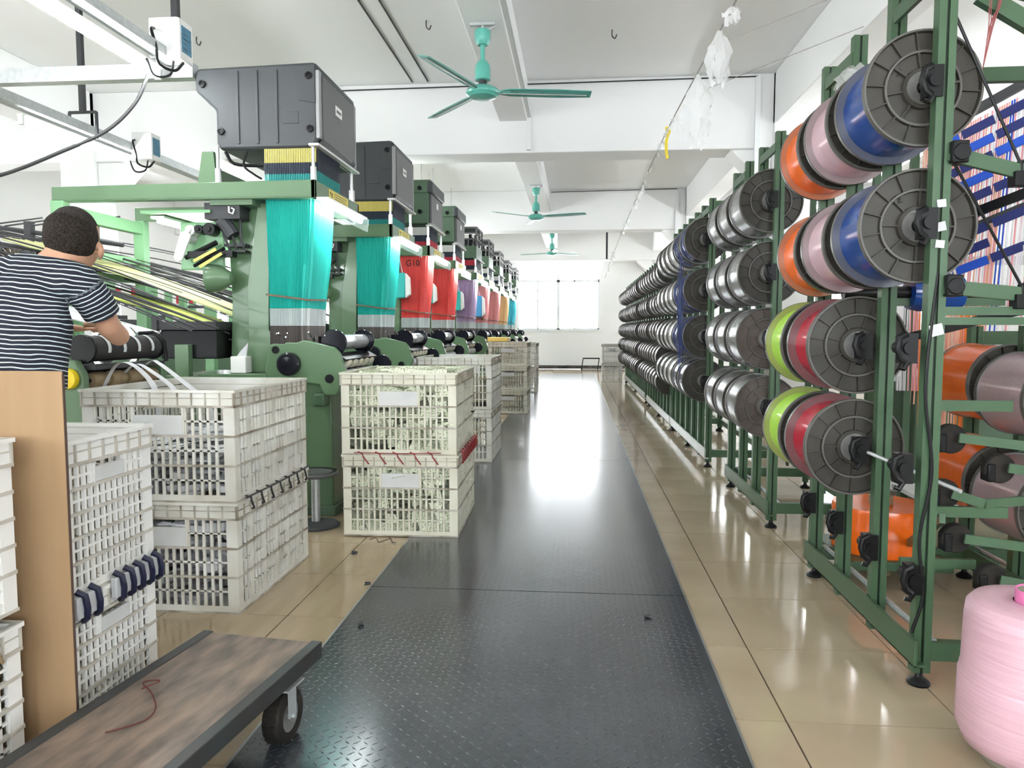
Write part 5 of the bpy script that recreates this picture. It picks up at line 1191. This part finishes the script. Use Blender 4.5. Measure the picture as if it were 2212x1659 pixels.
# ================================================================== CEILING: FANS, LAMPS, ROPE
def fans():
    def fan(x, y, zm, zh, R_, ang, label):
        t = thing('ceiling_fan', label, 'ceiling fan', (x, y, zm), 0, 'teal ceiling fans over the aisle'); h = zh-zm
        MB().box(-.11, .11, -.02, .02, -.02, .0).box(-.01, .01, -.01, .01, -.08, -.02).tube([(.02, 0, -.07), (.12, 0, -.02)], .008, 6).build('hanger', 'galvanised', t)
        MB().lathe([(0, -.06), (.066, -.062), (.072, -.08), (.066, -.15), (.045, -.185), (0, -.185)], (0, 0, 0), 'z', 28).build('canopy', 'fan_teal', t)
        MB().cyl((0, 0, -.15), (0, 0, h+.2), .02, 14).build('down_rod', 'fan_teal', t)
        MB().lathe([(0, h+.27), (.04, h+.27), (.06, h+.24), (.068, h+.20), (.068, h+.11), (.06, h+.105), (0, h+.105)], (0, 0, 0), 'z', 28).build('motor_cup', 'fan_teal', t)
        MB().lathe([(0, h+.06), (.09, h+.055), (.135, h+.03), (.15, h+.005), (.145, h-.012), (.12, h-.03), (.118, h-.034), (.075, h-.048), (0, h-.052)], (0, 0, 0), 'z', 40).build('motor', 'fan_teal', t)
        MB().cyl((0, 0, h+.05), (0, 0, h+.11), .035, 16).build('rotor', 'dark_iron', t)
        for k in range(3):
            a = math.radians(ang+120*k); rot = Matrix.Rotation(a, 3, 'Z') @ Matrix.Rotation(math.radians(-12), 3, 'X')
            b = MB(); pts = [(.16, -.035), (.24, -.06), (R_*.7, -.068), (R_, -.055), (R_, .045), (R_*.7, .062), (.24, .055), (.16, .035)]
            vs = [rot @ Vector((px, py, .004)) for px, py in pts]+[rot @ Vector((px, py, -.004)) for px, py in pts]; n = 8
            b.add([v+Vector((0, 0, h+.01)) for v in vs], [tuple(range(n)), tuple(range(2*n-1, n-1, -1))]+[(i, i+n, (i+1) % n+n, (i+1) % n) for i in range(n)])
            bl = b.build('blade', 'fan_teal_dark', t, smooth=0)
            c = MB(); c.obox(Vector((0, 0, h+.004))+rot @ Vector((R_*.56, .004, -.004)), (R_*.8, .014, .006), rot); c.build('blade_trim', 'trim_silver', bl, smooth=0)
            MB().obox(Vector((0, 0, h+.01))+rot @ Vector((.18, 0, 0)), (.12, .05, .014), rot).build('blade_iron', 'fan_teal', bl, smooth=0, bevel=.004)
    fan(-.83, 6.58, 3.95, 3.36, .95, 9, 'teal three-blade ceiling fan nearest the viewer')
    fan(-.757, 13.75, 3.95, 3.36, .95, -18, 'teal ceiling fan in the middle of the hall, second from the front')
    fan(-.68, 20.2, 3.95, 3.36, .92, 40, 'small-looking teal ceiling fan farthest down the hall near the window')
fans()
def lamps():
    def lamp(x, y0, y1, z, label, susp=False):
        t = thing('tube_lamp', label, 'lamp', (x, y0, z), 0, 'fluorescent tube lamps'); L = y1-y0
        MB().prism([(-.018, .028), (.018, .028), (.03, .06), (-.03, .06)], 'y', 0, L).build('housing', 'white_metal', t, smooth=0)
        MB().cyl((0, .03, 0), (0, L-.03, 0), .018, 8).build('tube', 'tube_light', t)
        for yy in (0, L-.03): MB().box(-.022, .022, yy, yy+.03, -.025, .03).build('lampholder', 'white_metal', t, bevel=.004)
        if susp:  # ceiling rods for the added fill lamps
            for yy in (.2, L-.2): MB().cyl((0, yy, .05), (0, yy, ZC-z), .006, 6).build('suspension', 'galvanised', t)
    lamp(-2.81, 3.50, 4.90, 3.0, 'bright tube lamp at the upper left, nearest the viewer')
    lamp(-4.53, 5.80, 7.30, 3.0, 'bright tube lamp farther left beyond the near one, below the ceiling rods')
    lamp(-4.53, 9.0, 10.5, 3.0, 'added fill tube lamp on the left channel hidden mostly behind the first loom head')  # unseen lamp, added to carry light deeper into the hall
    lamp(-2.81, 9.9, 11.4, 3.2, 'added fill tube lamp over the loom row behind the second grey head', True)  # another hidden lamp added to brighten the loom row
    for k, y in enumerate((8.2, 11.4, 14.6, 18.0, 21.4)):  # invented right-hand row behind the spools, there to brighten the hall
        lamp(3.6, y, y+1.5, 3.15, 'added fill tube lamp over the machines right of the racks, %s from the front' % ORD[k], True)
    for k, y in enumerate((13.2, 16.4, 19.6)):  # hidden rows added to lift the light at the far end
        lamp(-2.81, y, y+1.5, 3.2, 'added fill tube lamp over the far looms, %s from the front' % ORD[k], True)
        lamp(-4.53, y, y+1.5, 3.0, 'added fill tube lamp on the left channel beyond the heads, %s from the front' % ORD[k], True)
    # galvanised channels carrying the lamps
    ch = thing('cable_channel', 'galvanised channel above the nearest tube lamp ending at the first loom', 'channel', (-2.75, 2.0, 3.1))
    MB().box(-.05, .05, 0, 3.15, 0, .06).build('channel_body', 'galvanised', ch, smooth=0)
    ch2 = thing('cable_channel', 'galvanised channel above the farther left tube lamp', 'channel', (-4.5, 3.0, 3.09))
    MB().box(-.06, .06, 0, 8.5, 0, .08).build('channel_body', 'galvanised', ch2, smooth=0)
    c3 = MB().box(-6.0, -2.62, 4.98, 5.06, 3.02, 3.12).build('cross_channel', 'galvanised', smooth=0); tag(c3, 'galvanised cross channel running left from the first loom head', 'channel')
    # hanger rods
    for (x, y, zt, zb, label, st) in ((-2.75, 5.02, ZC, 3.16, 'dark hanger rod behind the nearest control box', False), (-4.5, 6.55, ZC, 3.28, 'dark hanger rod with a stirrup over the farther left lamp', True),
                                  (.68, 17.45, 4.45, 2.94, 'long dark ceiling rod right of the far window', False), (-2.9, 17.45, 4.45, 2.9, 'dark ceiling rod behind the green loom heads', False)):
        r = thing('hanger_rod', label, 'rod', (x, y, zb)); MB().box(-.022, .022, -.022, .022, 0, zt-zb).build('rod', 'dark_iron', r, smooth=0)
        if st: MB().bar((-.13, 0, 0), (.13, 0, 0), .03, .02).bar((-.13, 0, 0), (-.13, 0, -.16), .02, .02).bar((.13, 0, 0), (.13, 0, -.24), .02, .02).build('stirrup', 'dark_iron', r, smooth=0)
    # control boxes with small blue screens
    for (x, y, z, k, label) in ((-2.72, 4.80, 3.17, 1.0, 'white control box with a blue screen beside the nearest tube lamp'), (-4.35, 7.2, 3.09, 1.0, 'white control box with a blue screen beside the farther lamp')):
        b = thing('control_box', label, 'control box', (x, y, z))
        MB().box(-.10, .10, .0, .15, -.08, .18).build('case', 'white_metal', b, bevel=.008)
        MB().box(.10, .118, -.01, .16, -.09, .17).build('bezel', 'sticker_white', b, bevel=.006)
        s_ = MB().box(.118, .121, .015, .135, -.04, .13).build('screen', 'screen_blue', b, smooth=0)
        tx = MB()
        for j in range(5): tx.box(.121, .1215, .03, .06+.05*((j*7) % 3)/2, .105-.03*j, .113-.03*j)
        tx.build('screen_text', 'screen_text', s_, smooth=0)
        MB().tube(catmull([(-.05, -.02, .10), (-.02, -.10, .06), (.02, -.12, -.06), (.0, -.06, -.14), (.06, .02, -.16), (.09, .08, -.09)], 6), .010, 6).build('cable', 'black_plastic', b)
        MB().tube(catmull([(.04, .05, -.09), (.05, -.02, -.2), (-.02, -.08, -.22), (-.06, -.1, -.12)], 6), .008, 6).build('cable', 'black_plastic', b)
    cab = MB().tube(catmull([(-2.86, 4.85, 3.0), (-2.93, 4.8, 2.8), (-3.07, 4.7, 2.6), (-3.25, 4.5, 2.42), (-3.5, 4.3, 2.24), (-3.8, 4.1, 2.12), (-4.3, 3.9, 2.03)], 10), .011, 8).build('power_cable', 'cable_grey')
    tag(cab, 'grey power cable drooping from the nearest lamp to the left edge', 'cable')
lamps()
def rope():
    R = random.Random(31)
    pts = [(.92, 4.3, 3.22), (.97, 6.0, 3.385), (.93, 8.2, 3.39), (.89, 11, 3.30), (.85, 15, 3.16), (.82, 19, 2.98), (.81, 22, 2.83)]
    P = catmull(pts, 8)
    tag(MB().tube(P, .006, 6).build('ceiling_rope', 'rope'), 'thin rope strung along the aisle under the ceiling above the racks', 'rope')
    def bag(p, w, h, label, m='film', n=16):
        rings = []; k = 9
        for i in range(k):
            t = i/(k-1); rad = w*(.10+.9*math.sin(min(1, t*1.35)*PI*.5))*(1 if t < .55 else 1-.55*(t-.55)/.45)
            rings.append([(p[0]+rad*math.cos(a)*(1+.35*math.sin(a*5+i))+R.uniform(-.01, .01), p[1]+rad*math.sin(a)*(1+.3*math.cos(a*4+i)), p[2]-h*t+R.uniform(-.02, .02)*(t > .2)-.10*h*t*math.sin(a*3)) for a in [2*PI*q/n for q in range(n)]])
        b = MB().add([v for r_ in rings for v in r_], [(i*n+q, i*n+(q+1) % n, (i+1)*n+(q+1) % n, (i+1)*n+q) for i in range(k-1) for q in range(n)])
        o = b.build('plastic_bag', m, smooth=50); tag(o, label, 'bag', 'plastic bags tied to the ceiling rope')
    bag((.955, 5.3, 3.33), .085, .34, 'clear plastic bag tied to the ceiling rope, topmost one in full view')
    bag((.975, 6.35, 3.39), .12, .55, 'largest clear plastic bag, tied to the ceiling rope below the topmost bag')
    bag((.93, 4.75, 3.26), .05, .10, 'tip of a clear plastic bag on the rope at the top edge of the view')
    tie = MB().tube(catmull([(.945, 8.15, 3.40), (.93, 8.1, 3.43), (.96, 8.12, 3.40), (.94, 8.15, 3.33), (.935, 8.15, 3.22), (.95, 8.16, 3.12)], 6), .016, 8).build('yellow_tie', 'tie_yellow'); tag(tie, 'yellow cloth tie knotted on the ceiling rope', 'tie')
    for k in range(26):
        t = .30+.62*(k/26); q = P[int(t*(len(P)-1))]
        s_ = R.uniform(.03, .075)
        b = MB()
        for j in range(3):
            a = R.uniform(0, 6.28); d = Vector((math.cos(a)*s_*.7, R.uniform(-.2, .2), -s_*R.uniform(.6, 2.4))); e = Vector((math.cos(a+1)*s_*.8, R.uniform(-.1, .1), -s_*R.uniform(0, 1)))
            b.add([q, q+d, q+d*.6+e, q+e], [(0, 1, 2, 3)])
        o = b.build('film_scrap', 'film', smooth=0); tag(o, 'small white film scrap on the ceiling rope, %s beyond the yellow tie' % ORD[k], 'scrap', 'film scraps on the ceiling rope')
    # thin wires to the side beam, ceiling hooks
    for (y, lb) in ((5.75, 'thin wire from the ceiling rope to the right beam, nearer one'), (6.9, 'thin wire from the ceiling rope to the right beam, farther one')):
        tag(MB().tube([(.97, y, 3.38), (2.4, y-.2, 3.86)], .003, 5).build('guy_wire', 'rope'), lb, 'wire')
    for i, (x, y) in enumerate(((.35, 5.3), (.35, 6.6), (.35, 8.1), (-1.75, 6.3), (-1.55, 7.7), (-2.4, 5.9), (2.1, 7.2), (-4.1, 7.9))):
        tag(MB().tube(catmull([(x, y, ZC), (x, y, ZC-.06), (x+.03, y, ZC-.09), (x+.05, y, ZC-.05)], 4), .006, 6).build('ceiling_hook', 'dark_iron'), ['small iron ceiling hook right of the first fan, nearest one', 'small iron ceiling hook right of the first fan, second one', 'small iron ceiling hook right of the first fan, farthest one', 'small iron ceiling hook left of the first fan', 'small iron ceiling hook behind the first fan', 'small iron ceiling hook above the first grey loom head', 'small iron ceiling hook beside the right-hand beam', 'small iron ceiling hook above the farther left lamp'][i], 'hook', 'ceiling hooks')
    # low black stand by the far wall
    st = thing('low_stand', 'small black metal stand on the floor by the far wall', 'stand', (.45, 24.3, 0))
    MB().box(-.25, .3, -.02, .02, .36, .40).build('bar', 'black_plastic', st, smooth=0)
    for x in (-.24, .28): MB().bar((x, 0, .36), (x-.05, 0, 0), .03, .03).build('leg', 'black_plastic', st, smooth=0)
rope()
